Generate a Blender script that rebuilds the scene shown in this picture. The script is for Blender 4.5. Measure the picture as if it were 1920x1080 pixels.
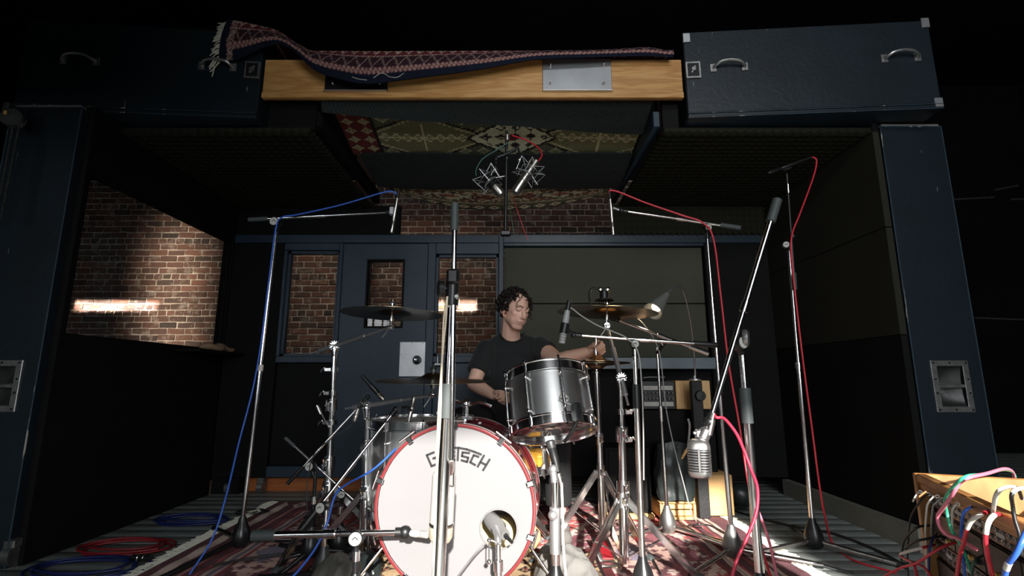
import bpy, math, random
import numpy as np
from mathutils import Vector, Matrix, Euler, Quaternion

for o in list(bpy.data.objects):
    bpy.data.objects.remove(o)
SC = bpy.context.scene
COL = SC.collection
random.seed(11)
RNG = np.random.default_rng(7)
V = Vector
PI = math.pi

# ------------------------------------------------------------------ camera
CAM_H, PITCH, FPX = 0.82, math.radians(10.4), 941.0
camd = bpy.data.cameras.new('camera')
camd.sensor_width = 36.0
camd.lens = FPX / 1920.0 * 36.0
camd.clip_start = 0.02
cam = bpy.data.objects.new('camera', camd)
COL.objects.link(cam)
cam.location = (0, 0, CAM_H)
cam.rotation_euler = (PI / 2 + PITCH, 0, 0)
SC.camera = cam

# ------------------------------------------------------------------ world, sun, daylight, exposure
SC.view_settings.view_transform = 'Standard'
SC.view_settings.look = 'None'
SC.view_settings.gamma = 1.0
SC.view_settings.use_curve_mapping = False
SC.view_settings.exposure = 0.0
W = bpy.data.worlds.new('world'); SC.world = W
W.use_nodes = True
bg = W.node_tree.nodes.get('Background') or W.node_tree.nodes.new('ShaderNodeBackground')
bg.inputs[0].default_value = (0.62, 0.72, 0.85, 1)
bg.inputs[1].default_value = 0.6

def light(name, kind, loc, target, energy, color=(1, 1, 1), **kw):
    d = bpy.data.lights.new(name, kind)
    d.energy = energy; d.color = color
    for k, v in kw.items():
        setattr(d, k, v)
    o = bpy.data.objects.new(name, d); COL.objects.link(o)
    o.location = loc
    dr = (V(target) - V(loc)).normalized()
    o.rotation_euler = dr.to_track_quat('-Z', 'Y').to_euler()
    return o

SUN_DIR = V((-0.10, 1.0, -0.40)).normalized()
light('sun', 'SUN', (0.9, -6, 4), V((0.9, -6, 4)) + SUN_DIR, 15.0, (1.0, 0.95, 0.9), angle=math.radians(1.2))
# daylight through the windows in the street wall behind the camera (wall at y = -3)
WINS = [(-0.09, 1.96, 0.95, 2.70), (-4.10, -2.63, 1.10, 2.43)]
CLER = (-0.2, 2.0, 3.55, 4.35)
light('window_daylight', 'AREA', (0.93, -3.12, 1.80), (0.4, 2, 1.25), 112, (0.94, 0.97, 1.0), shape='RECTANGLE', size=2.0, size_y=1.6)
light('clerestory_daylight', 'AREA', (0.9, -3.12, 3.95), (0.4, 2.2, 1.2), 78, (0.94, 0.97, 1.0), shape='RECTANGLE', size=2.2, size_y=0.8)
light('window_daylight_far', 'AREA', (-3.36, -3.12, 1.76), (-3.0, 2, 1.5), 30, (0.90, 0.95, 1.0), shape='RECTANGLE', size=1.4, size_y=1.3)
# warm lamps behind the booth that wash the brick wall
light('brick_wall_wash', 'AREA', (-4.15, 4.9, 1.75), (-4.15, 6.1, 1.70), 7.5, (1.0, 0.85, 0.70), shape='RECTANGLE', size=0.4, size_y=1.9, spread=math.radians(52))
light('brick_wall_lamp', 'AREA', (-1.6, 4.7, 3.3), (-1.5, 6.1, 1.4), 6, (1.0, 0.84, 0.68), shape='RECTANGLE', size=2.6, size_y=0.3, spread=math.radians(80))
# two slots of low light falling on the bricks
for sx, sw in ((-4.84, 1.0), (-0.70, 0.52)):
    light('brick_slot_light', 'AREA', (sx, 4.75, 2.35), (sx, 6.08, 1.71), 5.5 * sw, (1.0, 0.85, 0.70), shape='RECTANGLE', size=sw, size_y=0.10, spread=math.radians(3))

# ------------------------------------------------------------------ projection helper (construction only: pixel + real distance -> point)
CP, SP = math.cos(PITCH), math.sin(PITCH)
def ray(u, v):
    x = (u - 960.0) / FPX; y = (540.0 - v) / FPX
    return V((x, CP - y * SP, y * CP + SP))
def P(u, v, Y):
    r = ray(u, v)
    return V((0, 0, CAM_H)) + r * (Y / r.y)
def F(u, v, z=0.0):
    r = ray(u, v)
    return V((0, 0, CAM_H)) + r * ((z - CAM_H) / r.z)
def PLN(u, v, p0, n):
    r = ray(u, v); o = V((0, 0, CAM_H))
    return o + r * ((p0 - o).dot(n) / r.dot(n))
def proj(p):
    d = V(p) - V((0, 0, CAM_H))
    zf = d.y * CP + d.z * SP; yu = -d.y * SP + d.z * CP
    return 960 + FPX * d.x / zf, 540 - FPX * yu / zf

# ------------------------------------------------------------------ materials
MATS = {}
def srgb(r, g, b):
    f = lambda c: (c / 255 / 12.92) if c / 255 <= 0.04045 else ((c / 255 + 0.055) / 1.055) ** 2.4
    return (f(r), f(g), f(b))
def mat(name, col, rough=0.5, metal=0.0, var=0.0, vscale=8.0, bump=0.0, bscale=60.0, spec=0.5, emit=None, estr=0.0, sheen=0.0, coat=0.0, attr=None, stretch=None, aniso=0.0):
    m = bpy.data.materials.new(name); m.use_nodes = True
    nt = m.node_tree; N = nt.nodes; L = nt.links
    b = N['Principled BSDF']
    b.inputs['Base Color'].default_value = (*col, 1)
    b.inputs['Roughness'].default_value = rough
    b.inputs['Metallic'].default_value = metal
    b.inputs['Specular IOR Level'].default_value = spec
    if coat: b.inputs['Coat Weight'].default_value = coat
    if sheen: b.inputs['Sheen Weight'].default_value = sheen
    if aniso: b.inputs['Anisotropic'].default_value = aniso
    if emit:
        b.inputs['Emission Color'].default_value = (*emit, 1); b.inputs['Emission Strength'].default_value = estr
    src = None
    if attr:
        a = N.new('ShaderNodeAttribute'); a.attribute_name = attr
        src = a.outputs['Color']; L.new(src, b.inputs['Base Color'])
    if var or bump:
        tc = N.new('ShaderNodeTexCoord')
        co = tc.outputs['Object']
        if stretch:
            mp = N.new('ShaderNodeMapping'); mp.inputs['Scale'].default_value = stretch
            L.new(co, mp.inputs['Vector']); co = mp.outputs['Vector']
    if var:
        nz = N.new('ShaderNodeTexNoise'); nz.inputs['Scale'].default_value = vscale; nz.inputs['Detail'].default_value = 6
        L.new(co, nz.inputs['Vector'])
        mr = N.new('ShaderNodeMapRange'); mr.inputs[1].default_value = 0.3; mr.inputs[2].default_value = 0.7
        mr.inputs[3].default_value = 1 - var; mr.inputs[4].default_value = 1 + var
        L.new(nz.outputs['Fac'], mr.inputs[0])
        mx = N.new('ShaderNodeMix'); mx.data_type = 'RGBA'; mx.blend_type = 'MULTIPLY'; mx.inputs[0].default_value = 1
        if src: L.new(src, mx.inputs[6])
        else: mx.inputs[6].default_value = (*col, 1)
        L.new(mr.outputs[0], mx.inputs[7]); L.new(mx.outputs[2], b.inputs['Base Color'])
    if bump:
        nb = N.new('ShaderNodeTexNoise'); nb.inputs['Scale'].default_value = bscale; nb.inputs['Detail'].default_value = 4
        L.new(co, nb.inputs['Vector'])
        bp = N.new('ShaderNodeBump'); bp.inputs['Strength'].default_value = bump; bp.inputs['Distance'].default_value = 0.01
        L.new(nb.outputs['Fac'], bp.inputs['Height']); L.new(bp.outputs[0], b.inputs['Normal'])
    MATS[name] = m
    return m

def scuff_mat(name, col, scuff, rough=0.5, amount=0.68):
    """painted panel with thin pale scratches and chips"""
    m = mat(name, col, rough, 0, var=0.18, vscale=5, bump=0.12, bscale=45)
    nt = m.node_tree; N = nt.nodes; L = nt.links; b = N['Principled BSDF']
    old = b.inputs['Base Color'].links[0].from_socket
    tc = N.new('ShaderNodeTexCoord'); mp = N.new('ShaderNodeMapping'); mp.inputs['Scale'].default_value = (30, 30, 5)
    mp.inputs['Rotation'].default_value = (0.3, 0.5, 0.2)
    L.new(tc.outputs['Object'], mp.inputs['Vector'])
    nz = N.new('ShaderNodeTexNoise'); nz.inputs['Scale'].default_value = 1.0; nz.inputs['Detail'].default_value = 7
    L.new(mp.outputs['Vector'], nz.inputs['Vector'])
    cr = N.new('ShaderNodeMapRange'); cr.inputs[1].default_value = amount; cr.inputs[2].default_value = amount + 0.05
    L.new(nz.outputs['Fac'], cr.inputs[0])
    mx = N.new('ShaderNodeMix'); mx.data_type = 'RGBA'
    L.new(cr.outputs[0], mx.inputs[0]); L.new(old, mx.inputs[6]); mx.inputs[7].default_value = (*scuff, 1)
    L.new(mx.outputs[2], b.inputs['Base Color'])
    return m

def wood_mat(name, c1, c2, scale=(1.2, 9, 9), rough=0.5, wave=2.2, dist=5.0):
    m = mat(name, c1, rough, 0)
    nt = m.node_tree; N = nt.nodes; L = nt.links; b = N['Principled BSDF']
    tc = N.new('ShaderNodeTexCoord'); mp = N.new('ShaderNodeMapping'); mp.inputs['Scale'].default_value = scale
    L.new(tc.outputs['Object'], mp.inputs['Vector'])
    nz = N.new('ShaderNodeTexNoise'); nz.inputs['Scale'].default_value = 0.9; nz.inputs['Detail'].default_value = 3
    L.new(mp.outputs['Vector'], nz.inputs['Vector'])
    wv = N.new('ShaderNodeMath'); wv.operation = 'MULTIPLY'; wv.inputs[1].default_value = 38
    L.new(nz.outputs['Fac'], wv.inputs[0])
    sn = N.new('ShaderNodeMath'); sn.operation = 'SINE'; L.new(wv.outputs[0], sn.inputs[0])
    n2 = N.new('ShaderNodeTexNoise'); n2.inputs['Scale'].default_value = 9; n2.inputs['Detail'].default_value = 5
    L.new(mp.outputs['Vector'], n2.inputs['Vector'])
    ad = N.new('ShaderNodeMath'); ad.operation = 'MULTIPLY_ADD'; ad.inputs[1].default_value = 0.28; L.new(sn.outputs[0], ad.inputs[0]); L.new(n2.outputs['Fac'], ad.inputs[2])
    mx = N.new('ShaderNodeMix'); mx.data_type = 'RGBA'; L.new(ad.outputs[0], mx.inputs[0])
    mx.inputs[6].default_value = (*c1, 1); mx.inputs[7].default_value = (*c2, 1)
    L.new(mx.outputs[2], b.inputs['Base Color'])
    return m

def glass_mat(name, refl=0.10, tint=(0.93, 0.95, 0.95)):
    m = bpy.data.materials.new(name); m.use_nodes = True
    nt = m.node_tree; N = nt.nodes; L = nt.links
    for n in list(N): N.remove(n)
    out = N.new('ShaderNodeOutputMaterial'); mix = N.new('ShaderNodeMixShader')
    tr = N.new('ShaderNodeBsdfTransparent'); tr.inputs[0].default_value = (*tint, 1)
    gl = N.new('ShaderNodeBsdfGlossy'); gl.inputs['Roughness'].default_value = 0.01
    ge = N.new('ShaderNodeNewGeometry'); dt = N.new('ShaderNodeVectorMath'); dt.operation = 'DOT_PRODUCT'
    L.new(ge.outputs['Incoming'], dt.inputs[0]); L.new(ge.outputs['Normal'], dt.inputs[1])
    def mth(op, a, b):
        n = N.new('ShaderNodeMath'); n.operation = op
        for i, q in enumerate((a, b)):
            if isinstance(q, (int, float)): n.inputs[i].default_value = q
            else: L.new(q, n.inputs[i])
        return n.outputs[0]
    sch = mth('POWER', mth('SUBTRACT', 1.0, mth('ABSOLUTE', dt.outputs['Value'], 0)), 5.0)
    L.new(mth('ADD', refl, mth('MULTIPLY', sch, 0.9)), mix.inputs[0])
    L.new(tr.outputs[0], mix.inputs[1]); L.new(gl.outputs[0], mix.inputs[2]); L.new(mix.outputs[0], out.inputs[0])
    MATS[name] = m
    return m

def brick_mat():
    m = mat('brick', (0.2, 0.1, 0.07), 0.85)
    nt = m.node_tree; N = nt.nodes; L = nt.links; b = N['Principled BSDF']
    oi = N.new('ShaderNodeObjectInfo'); ge = N.new('ShaderNodeNewGeometry')
    ad = N.new('ShaderNodeMath'); ad.operation = 'ADD'; L.new(oi.outputs['Random'], ad.inputs[0]); L.new(ge.outputs['Random Per Island'], ad.inputs[1])
    fr = N.new('ShaderNodeMath'); fr.operation = 'FRACT'; L.new(ad.outputs[0], fr.inputs[0])
    cr = N.new('ShaderNodeValToRGB'); L.new(fr.outputs[0], cr.inputs[0])
    els = cr.color_ramp.elements
    els[0].position = 0; els[0].color = (*srgb(88, 66, 57), 1)
    els[1].position = 1; els[1].color = (*srgb(62, 51, 47), 1)
    for p, c in ((0.25, srgb(106, 73, 61)), (0.5, srgb(74, 60, 53)), (0.75, srgb(124, 85, 70))):
        e = els.new(p); e.color = (*c, 1)
    nz = N.new('ShaderNodeTexNoise'); nz.inputs['Scale'].default_value = 9; nz.inputs['Detail'].default_value = 9; nz.inputs['Roughness'].default_value = 0.7
    L.new(ge.outputs['Position'], nz.inputs['Vector'])
    mr = N.new('ShaderNodeMapRange'); mr.inputs[1].default_value = 0.53; mr.inputs[2].default_value = 0.66
    L.new(nz.outputs['Fac'], mr.inputs[0])
    mu = N.new('ShaderNodeMath'); mu.operation = 'MULTIPLY'; mu.inputs[1].default_value = 0.6; L.new(mr.outputs[0], mu.inputs[0])
    mx = N.new('ShaderNodeMix'); mx.data_type = 'RGBA'; L.new(mu.outputs[0], mx.inputs[0]); L.new(cr.outputs[0], mx.inputs[6])
    mx.inputs[7].default_value = (*srgb(170, 158, 146), 1)
    L.new(mx.outputs[2], b.inputs['Base Color'])
    n2 = N.new('ShaderNodeTexNoise'); n2.inputs['Scale'].default_value = 70; L.new(ge.outputs['Position'], n2.inputs['Vector'])
    bp = N.new('ShaderNodeBump'); bp.inputs['Strength'].default_value = 0.5; bp.inputs['Distance'].default_value = 0.008
    L.new(n2.outputs['Fac'], bp.inputs['Height']); L.new(bp.outputs[0], b.inputs['Normal'])
    return m

def quilt_mat(name, col):
    """moving blanket with stitched herringbone lines"""
    m = mat(name, col, 0.9, 0, sheen=0.05)
    nt = m.node_tree; N = nt.nodes; L = nt.links; b = N['Principled BSDF']
    tc = N.new('ShaderNodeTexCoord'); sx = N.new('ShaderNodeSeparateXYZ'); L.new(tc.outputs['Object'], sx.inputs[0])
    def mth(op, a, bb=None):
        n = N.new('ShaderNodeMath'); n.operation = op
        for i, q in enumerate((a, bb)):
            if q is None: continue
            if isinstance(q, (int, float)): n.inputs[i].default_value = q
            else: L.new(q, n.inputs[i])
        return n.outputs[0]
    z = mth('PINGPONG', sx.outputs['Y'], 0.05)
    t = mth('ADD', sx.outputs['X'], z)
    s = mth('SINE', mth('MULTIPLY', t, 150.0))
    s2 = mth('POWER', mth('ABSOLUTE', s), 0.4)
    bp = N.new('ShaderNodeBump'); bp.inputs['Strength'].default_value = 0.8; bp.inputs['Distance'].default_value = 0.008
    L.new(s2, bp.inputs['Height']); L.new(bp.outputs[0], b.inputs['Normal'])
    return m

navy = scuff_mat('navy_paint', srgb(20, 31, 38), srgb(110, 120, 125), 0.42, 0.72)
navyd = mat('navy_paint_wall', srgb(33, 51, 65), 0.45, 0, var=0.15, vscale=4, bump=0.08, bscale=30)
blackw = mat('black_paint', (0.0035, 0.0035, 0.0035), 0.75, 0, var=0.3, vscale=3, spec=0.2)
black_room = mat('black_room_paint', (0.006, 0.006, 0.006), 0.9, 0, var=0.2, vscale=2, spec=0.1)
olive_shaded = mat('shaded_olive_fabric', srgb(44, 44, 37), 0.95, 0, var=0.10, vscale=1.5, bump=0.15, bscale=300, spec=0.1)  # same olive fabric, darkened in colour to paint the right wall's shade
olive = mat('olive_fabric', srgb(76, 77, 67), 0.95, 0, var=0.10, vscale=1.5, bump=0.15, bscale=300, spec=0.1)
foam = mat('foam', srgb(40, 41, 33), 1.0, 0, spec=0.05)
chrome = mat('chrome', (0.90, 0.90, 0.90), 0.17, 1.0)
chrome2 = mat('worn_chrome', (0.74, 0.71, 0.67), 0.27, 1.0, var=0.15, vscale=20, bump=0.05, bscale=80)
steel = mat('brushed_steel', (0.60, 0.60, 0.59), 0.38, 1.0, bump=0.03, bscale=40, stretch=(30, 30, 1))
alum = mat('aluminium_plate', (0.60, 0.61, 0.62), 0.42, 0.9, var=0.12, vscale=7, bump=0.05, bscale=120)
zinc = mat('zinc_hardware', (0.42, 0.42, 0.41), 0.38, 0.9, var=0.25, vscale=30)
nickel = mat('satin_nickel', (0.66, 0.63, 0.58), 0.3, 1.0)
blackm = mat('black_metal', (0.012, 0.012, 0.013), 0.32, 0.0)
blackp = mat('black_plastic', (0.008, 0.009, 0.009), 0.42, 0.0)
rubber = mat('grey_rubber', (0.05, 0.06, 0.06), 0.6, 0.0)
iron = mat('cast_iron', (0.06, 0.06, 0.06), 0.45, 0.6, var=0.3, vscale=20)
galv = mat('grey_cast_metal', (0.22, 0.22, 0.21), 0.45, 0.8, var=0.3, vscale=18)
beamw = wood_mat('fir_beam', srgb(206, 160, 98), srgb(172, 118, 62), (1.6, 14, 14), 0.5)
plyw = wood_mat('birch_ply', srgb(214, 178, 124), srgb(190, 148, 96), (6, 6, 1.2), 0.55)
cabw = wood_mat('varnished_cabinet', srgb(178, 128, 76), srgb(140, 92, 50), (5, 5, 1.5), 0.42)
orangew = wood_mat('orange_board', srgb(176, 104, 50), srgb(150, 80, 36), (1.2, 12, 12), 0.5)
brownw = wood_mat('old_timber', srgb(70, 48, 36), srgb(50, 34, 26), (8, 8, 1), 0.8)
plankm = mat('grey_floor_paint', srgb(132, 138, 134), 0.5, 0, var=0.25, vscale=6, bump=0.15, bscale=40, stretch=(1, 5, 1))
brickm = brick_mat()
mortar = mat('mortar', srgb(176, 164, 150), 0.95, 0, var=0.35, vscale=14, bump=0.4, bscale=90)
glassm = glass_mat('window_glass', 0.035)
clearm = glass_mat('clear_drum_film', 0.12, (0.88, 0.88, 0.88))
blanketm = quilt_mat('quilted_blanket', srgb(22, 30, 29))
headm = mat('white_drum_film', (0.19, 0.187, 0.189), 0.45, 0, bump=0.02, bscale=200)
headd = mat('coated_batter_film', (0.55, 0.55, 0.54), 0.5)
burg = mat('burgundy_lacquer', srgb(88, 24, 28), 0.12, 0, coat=0.8)
redhoop = mat('red_hoop_edge', srgb(112, 40, 42), 0.3, 0, coat=0.3)
hoop_glint = mat('painted_hoop_glint', (0.7, 0.66, 0.64), 0.18, 0.6)  # for painted stripes that stand in for reflections on the glossy hoops
liner = wood_mat('maple_lining', srgb(202, 172, 118), srgb(176, 142, 90), (2, 9, 2), 0.5)
letterm = mat('letter_ink', (0.006, 0.0065, 0.0075), 0.5)
gold = mat('gold_sparkle', srgb(206, 150, 52), 0.35, 0.35, var=0.35, vscale=160)
bronze = mat('dark_bronze', (0.30, 0.235, 0.15), 0.30, 1.0, bump=0.04, bscale=90, stretch=(1, 1, 1))
bronze2 = mat('polished_bronze', (0.52, 0.38, 0.20), 0.24, 1.0, bump=0.04, bscale=90)
redc = mat('red_cable', srgb(196, 44, 58), 0.4)
bluec = mat('blue_cable', srgb(52, 98, 196), 0.4)
dbluec = mat('dark_blue_cable', srgb(24, 40, 104), 0.45)
cream = mat('cream_cable', srgb(214, 198, 172), 0.5)
greenc = mat('green_cable', srgb(60, 176, 136), 0.4)
greyc = mat('grey_cable', srgb(150, 150, 146), 0.5)
blackc = mat('black_cable', (0.012, 0.012, 0.012), 0.45)
pinkc = mat('pink_cable', srgb(222, 120, 140), 0.4)
whitec = mat('white_tape', srgb(216, 210, 200), 0.6)
tape = mat('paper_tape', srgb(190, 190, 184), 0.7)
yellowp = mat('yellow_cap', srgb(214, 170, 90), 0.4)
skin = mat('skin', srgb(214, 164, 140), 0.5, 0, attr='Col', bump=0.05, bscale=220)
shirtm = mat('black_tshirt', srgb(27, 29, 30), 0.9, 0, var=0.08, vscale=12, bump=0.1, bscale=400, sheen=0.1)
pantm = mat('black_trousers', srgb(13, 14, 15), 0.9, 0, bump=0.1, bscale=300)
hairm = mat('dark_brown_hair', srgb(30, 22, 19), 0.38, 0)
browm = mat('brow_hair', srgb(46, 32, 26), 0.7)
shoem = mat('shoe_suede', srgb(96, 92, 88), 0.9)
woodstick = mat('hickory', srgb(222, 190, 140), 0.45)
nylon = mat('black_nylon', srgb(38, 45, 44), 0.34, 0, bump=0.3, bscale=14)
greycloth = mat('grey_canvas', srgb(112, 110, 106), 0.9, 0, var=0.12, vscale=6, bump=0.3, bscale=20)
rugm = mat('woven_rug', (0.3, 0.1, 0.1), 0.95, 0, attr='Col', bump=0.4, bscale=160, spec=0.1)
fringem = mat('rug_fringe', srgb(196, 194, 178), 0.9)
lampshade = mat('grey_lamp_shade', srgb(120, 122, 116), 0.45, 0.2)
bulbm = mat('lamp_bulb', (1, 0.8, 0.6), 0.5, 0, emit=(1.0, 0.80, 0.58), estr=2.2)
leather = mat('worn_brown_hide', srgb(150, 122, 96), 0.8, 0, var=0.4, vscale=12)
redpad = mat('red_pedal_plate', srgb(150, 24, 34), 0.35)
silverp = mat('silver_paint', (0.46, 0.45, 0.43), 0.5, 0.15)
creamplate = mat('tan_furniture', srgb(214, 170, 112), 0.5, 0, var=0.06, vscale=10)
# ------------------------------------------------------------------ mesh helpers
WLOC = {}
def frame_of(d):
    d = V(d).normalized()
    a = V((0, 0, 1)) if abs(d.z) < 0.9 else V((1, 0, 0))
    x = a.cross(d).normalized(); y = d.cross(x)
    return x, y, d
def crom(pts, n=8):
    pts = [V(p) for p in pts]
    if len(pts) < 3: return pts
    q = [pts[0] * 2 - pts[1]] + pts + [pts[-1] * 2 - pts[-2]]
    out = []
    for i in range(1, len(q) - 2):
        a, b, c, d = q[i - 1], q[i], q[i + 1], q[i + 2]
        for k in range(n):
            t = k / n
            out.append(0.5 * ((2 * b) + (c - a) * t + (2 * a - 5 * b + 4 * c - d) * t * t + (3 * b - a - 3 * c + d) * t ** 3))
    out.append(pts[-1])
    return out

class MB:
    def __init__(s): s.v = []; s.f = []
    def add(s, vs, fs):
        o = len(s.v); s.v += [tuple(q) for q in vs]; s.f += [tuple(i + o for i in f) for f in fs]; return s
    def box(s, c, size, rot=None, bev=0.0):
        c = V(c); hx, hy, hz = (q / 2 for q in size)
        R = rot.to_3x3() if isinstance(rot, Matrix) else (Euler(rot).to_matrix() if rot else Matrix.Identity(3))
        if bev <= 0:
            vs = [c + R @ V((x, y, z)) for z in (-hz, hz) for x, y in ((-hx, -hy), (hx, -hy), (hx, hy), (-hx, hy))]
            return s.add(vs, [(3, 2, 1, 0), (4, 5, 6, 7), (0, 1, 5, 4), (1, 2, 6, 5), (2, 3, 7, 6), (3, 0, 4, 7)])
        b = min(bev, hx * .9, hy * .9, hz * .9)
        rings = []
        def loop(z, k):
            ax, ay = hx - k, hy - k
            return [V((x, y, z)) for x, y in ((-ax + b, -ay), (ax - b, -ay), (ax, -ay + b), (ax, ay - b), (ax - b, ay), (-ax + b, ay), (-ax, ay - b), (-ax, -ay + b))]
        lv = loop(-hz, b) + loop(-hz + b, 0) + loop(hz - b, 0) + loop(hz, b)
        fs = [tuple(range(7, -1, -1)), tuple(range(24, 32))]
        for r in range(3):
            for i in range(8):
                j = (i + 1) % 8
                fs.append((r * 8 + i, r * 8 + j, r * 8 + 8 + j, r * 8 + 8 + i))
        return s.add([c + R @ q for q in lv], fs)
    def cyl(s, p0, p1, r0, r1=None, seg=14, caps=True):
        p0, p1 = V(p0), V(p1); r1 = r0 if r1 is None else r1
        x, y, d = frame_of(p1 - p0)
        vs = []
        for p, r in ((p0, r0), (p1, r1)):
            for i in range(seg):
                a = 2 * PI * i / seg; vs.append(p + (x * math.cos(a) + y * math.sin(a)) * r)
        fs = [(i, (i + 1) % seg, seg + (i + 1) % seg, seg + i) for i in range(seg)]
        if caps: fs += [tuple(range(seg - 1, -1, -1)), tuple(range(seg, 2 * seg))]
        return s.add(vs, fs)
    def lathe(s, org, d, prof, seg=20, closed=False, a0=0.0, a1=2 * PI):
        """prof: list of (radius, height along d)"""
        org = V(org); x, y, d = frame_of(d); full = abs(a1 - a0 - 2 * PI) < 1e-6
        n = seg if full else seg + 1
        vs = []
        for r, h in prof:
            for i in range(n):
                a = a0 + (a1 - a0) * i / seg
                vs.append(org + d * h + (x * math.cos(a) + y * math.sin(a)) * r)
        fs = []
        m = len(prof)
        for k in range(m if closed else m - 1):
            k2 = (k + 1) % m
            for i in range(seg):
                j = (i + 1) % n
                fs.append((k * n + i, k * n + j, k2 * n + j, k2 * n + i))
        return s.add(vs, fs)
    def tube(s, pts, r, seg=8, caps=True, smooth=0):
        pts = crom(pts, smooth) if smooth else [V(p) for p in pts]
        n = len(pts); rs = r if isinstance(r, (list, tuple)) else [r] * n
        if len(rs) != n: rs = [rs[0] + (rs[-1] - rs[0]) * i / (n - 1) for i in range(n)]
        vs = []; px = None
        for i, p in enumerate(pts):
            t = (pts[min(i + 1, n - 1)] - pts[max(i - 1, 0)])
            if t.length < 1e-9: t = V((0, 0, 1))
            t.normalize()
            if px is None: px, _, _ = frame_of(t)
            px = (px - t * px.dot(t))
            if px.length < 1e-6: px, _, _ = frame_of(t)
            px.normalize(); py = t.cross(px)
            for k in range(seg):
                a = 2 * PI * k / seg; vs.append(p + (px * math.cos(a) + py * math.sin(a)) * rs[i])
        fs = [(i * seg + k, i * seg + (k + 1) % seg, (i + 1) * seg + (k + 1) % seg, (i + 1) * seg + k) for i in range(n - 1) for k in range(seg)]
        if caps: fs += [tuple(range(seg - 1, -1, -1)), tuple(range((n - 1) * seg, n * seg))]
        return s.add(vs, fs)
    def ring(s, c, d, R, r, seg=32, rs=6):
        c = V(c); x, y, d = frame_of(d); vs = []
        for i in range(seg):
            a = 2 * PI * i / seg; e = x * math.cos(a) + y * math.sin(a)
            for k in range(rs):
                b = 2 * PI * k / rs; vs.append(c + e * (R + r * math.cos(b)) + d * (r * math.sin(b)))
        return s.add(vs, [(i * rs + k, ((i + 1) % seg) * rs + k, ((i + 1) % seg) * rs + (k + 1) % rs, i * rs + (k + 1) % rs) for i in range(seg) for k in range(rs)])
    def ball(s, c, r, seg=14, rot=None):
        c = V(c); r = (r, r, r) if isinstance(r, (int, float)) else r
        R = (rot.to_3x3() if isinstance(rot, Matrix) else Euler(rot).to_matrix()) if rot else Matrix.Identity(3)
        m = max(4, seg // 2); vs = [c + R @ V((0, 0, r[2]))]
        for j in range(1, m):
            t = PI * j / m
            for i in range(seg):
                a = 2 * PI * i / seg
                vs.append(c + R @ V((r[0] * math.sin(t) * math.cos(a), r[1] * math.sin(t) * math.sin(a), r[2] * math.cos(t))))
        vs.append(c + R @ V((0, 0, -r[2]))); fs = [(0, 1 + i, 1 + (i + 1) % seg) for i in range(seg)]
        for j in range(m - 2):
            for i in range(seg):
                a = 1 + j * seg + i; b = 1 + j * seg + (i + 1) % seg; fs.append((a, a + seg, b + seg, b))
        l = len(vs) - 1; o = 1 + (m - 2) * seg
        fs += [(l, o + (i + 1) % seg, o + i) for i in range(seg)]
        return s.add(vs, fs)
    def cap(s, p0, p1, r0, r1=None, seg=12):
        r1 = r0 if r1 is None else r1
        s.cyl(p0, p1, r0, r1, seg); s.ball(p0, r0, seg); s.ball(p1, r1, seg); return s
    def prism(s, poly, d):
        """planar polygon (list of points) pushed along d"""
        n = len(poly); d = V(d); a = [V(p) for p in poly]
        return s.add(a + [p + d for p in a], [tuple(range(n - 1, -1, -1)), tuple(range(n, 2 * n))] + [(i, (i + 1) % n, n + (i + 1) % n, n + i) for i in range(n)])
    def build(s, name, m, parent=None, smooth=True, base=None, sharp=38):
        vs = [V(q) for q in s.v]
        if parent is not None: off = WLOC[parent.name]
        elif base is not None: off = V(base)
        else:
            a = np.array(s.v); off = V(((a[:, 0].min() + a[:, 0].max()) / 2, (a[:, 1].min() + a[:, 1].max()) / 2, a[:, 2].min()))
        me = bpy.data.meshes.new(name)
        me.from_pydata([tuple(q - off) for q in vs], [], s.f)
        me.materials.append(m)
        if smooth:
            me.polygons.foreach_set('use_smooth', [True] * len(me.polygons))
            me.set_sharp_from_angle(angle=math.radians(sharp))
        me.update()
        o = bpy.data.objects.new(name, me); COL.objects.link(o)
        if parent is not None: o.parent = parent
        else: o.location = off
        WLOC[o.name] = off.copy()
        return o

def tag(o, label=None, cat=None, group=None, kind=None):
    if label: o['label'] = label
    if cat: o['category'] = cat
    if group: o['group'] = group
    if kind: o['kind'] = kind
    return o
def thing(name, label, cat, base, group=None, kind=None):
    o = bpy.data.objects.new(name, None); COL.objects.link(o); o.empty_display_size = 0.05
    o.location = V(base); WLOC[o.name] = V(base)
    return tag(o, label, cat, group, kind)
def struct(name, mb, m, parent=None, **kw):
    o = mb.build(name, m, parent, **kw)
    if parent is None: o['kind'] = 'structure'
    return o
def linked(src, name, loc, parent, rot=None, scale=None):
    """another object on the same mesh data; loc is a world position"""
    o = bpy.data.objects.new(name, src); COL.objects.link(o); o.parent = parent
    o.location = V(loc) - WLOC[parent.name]
    if rot: o.rotation_euler = rot
    if scale: o.scale = scale
    return o

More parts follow.
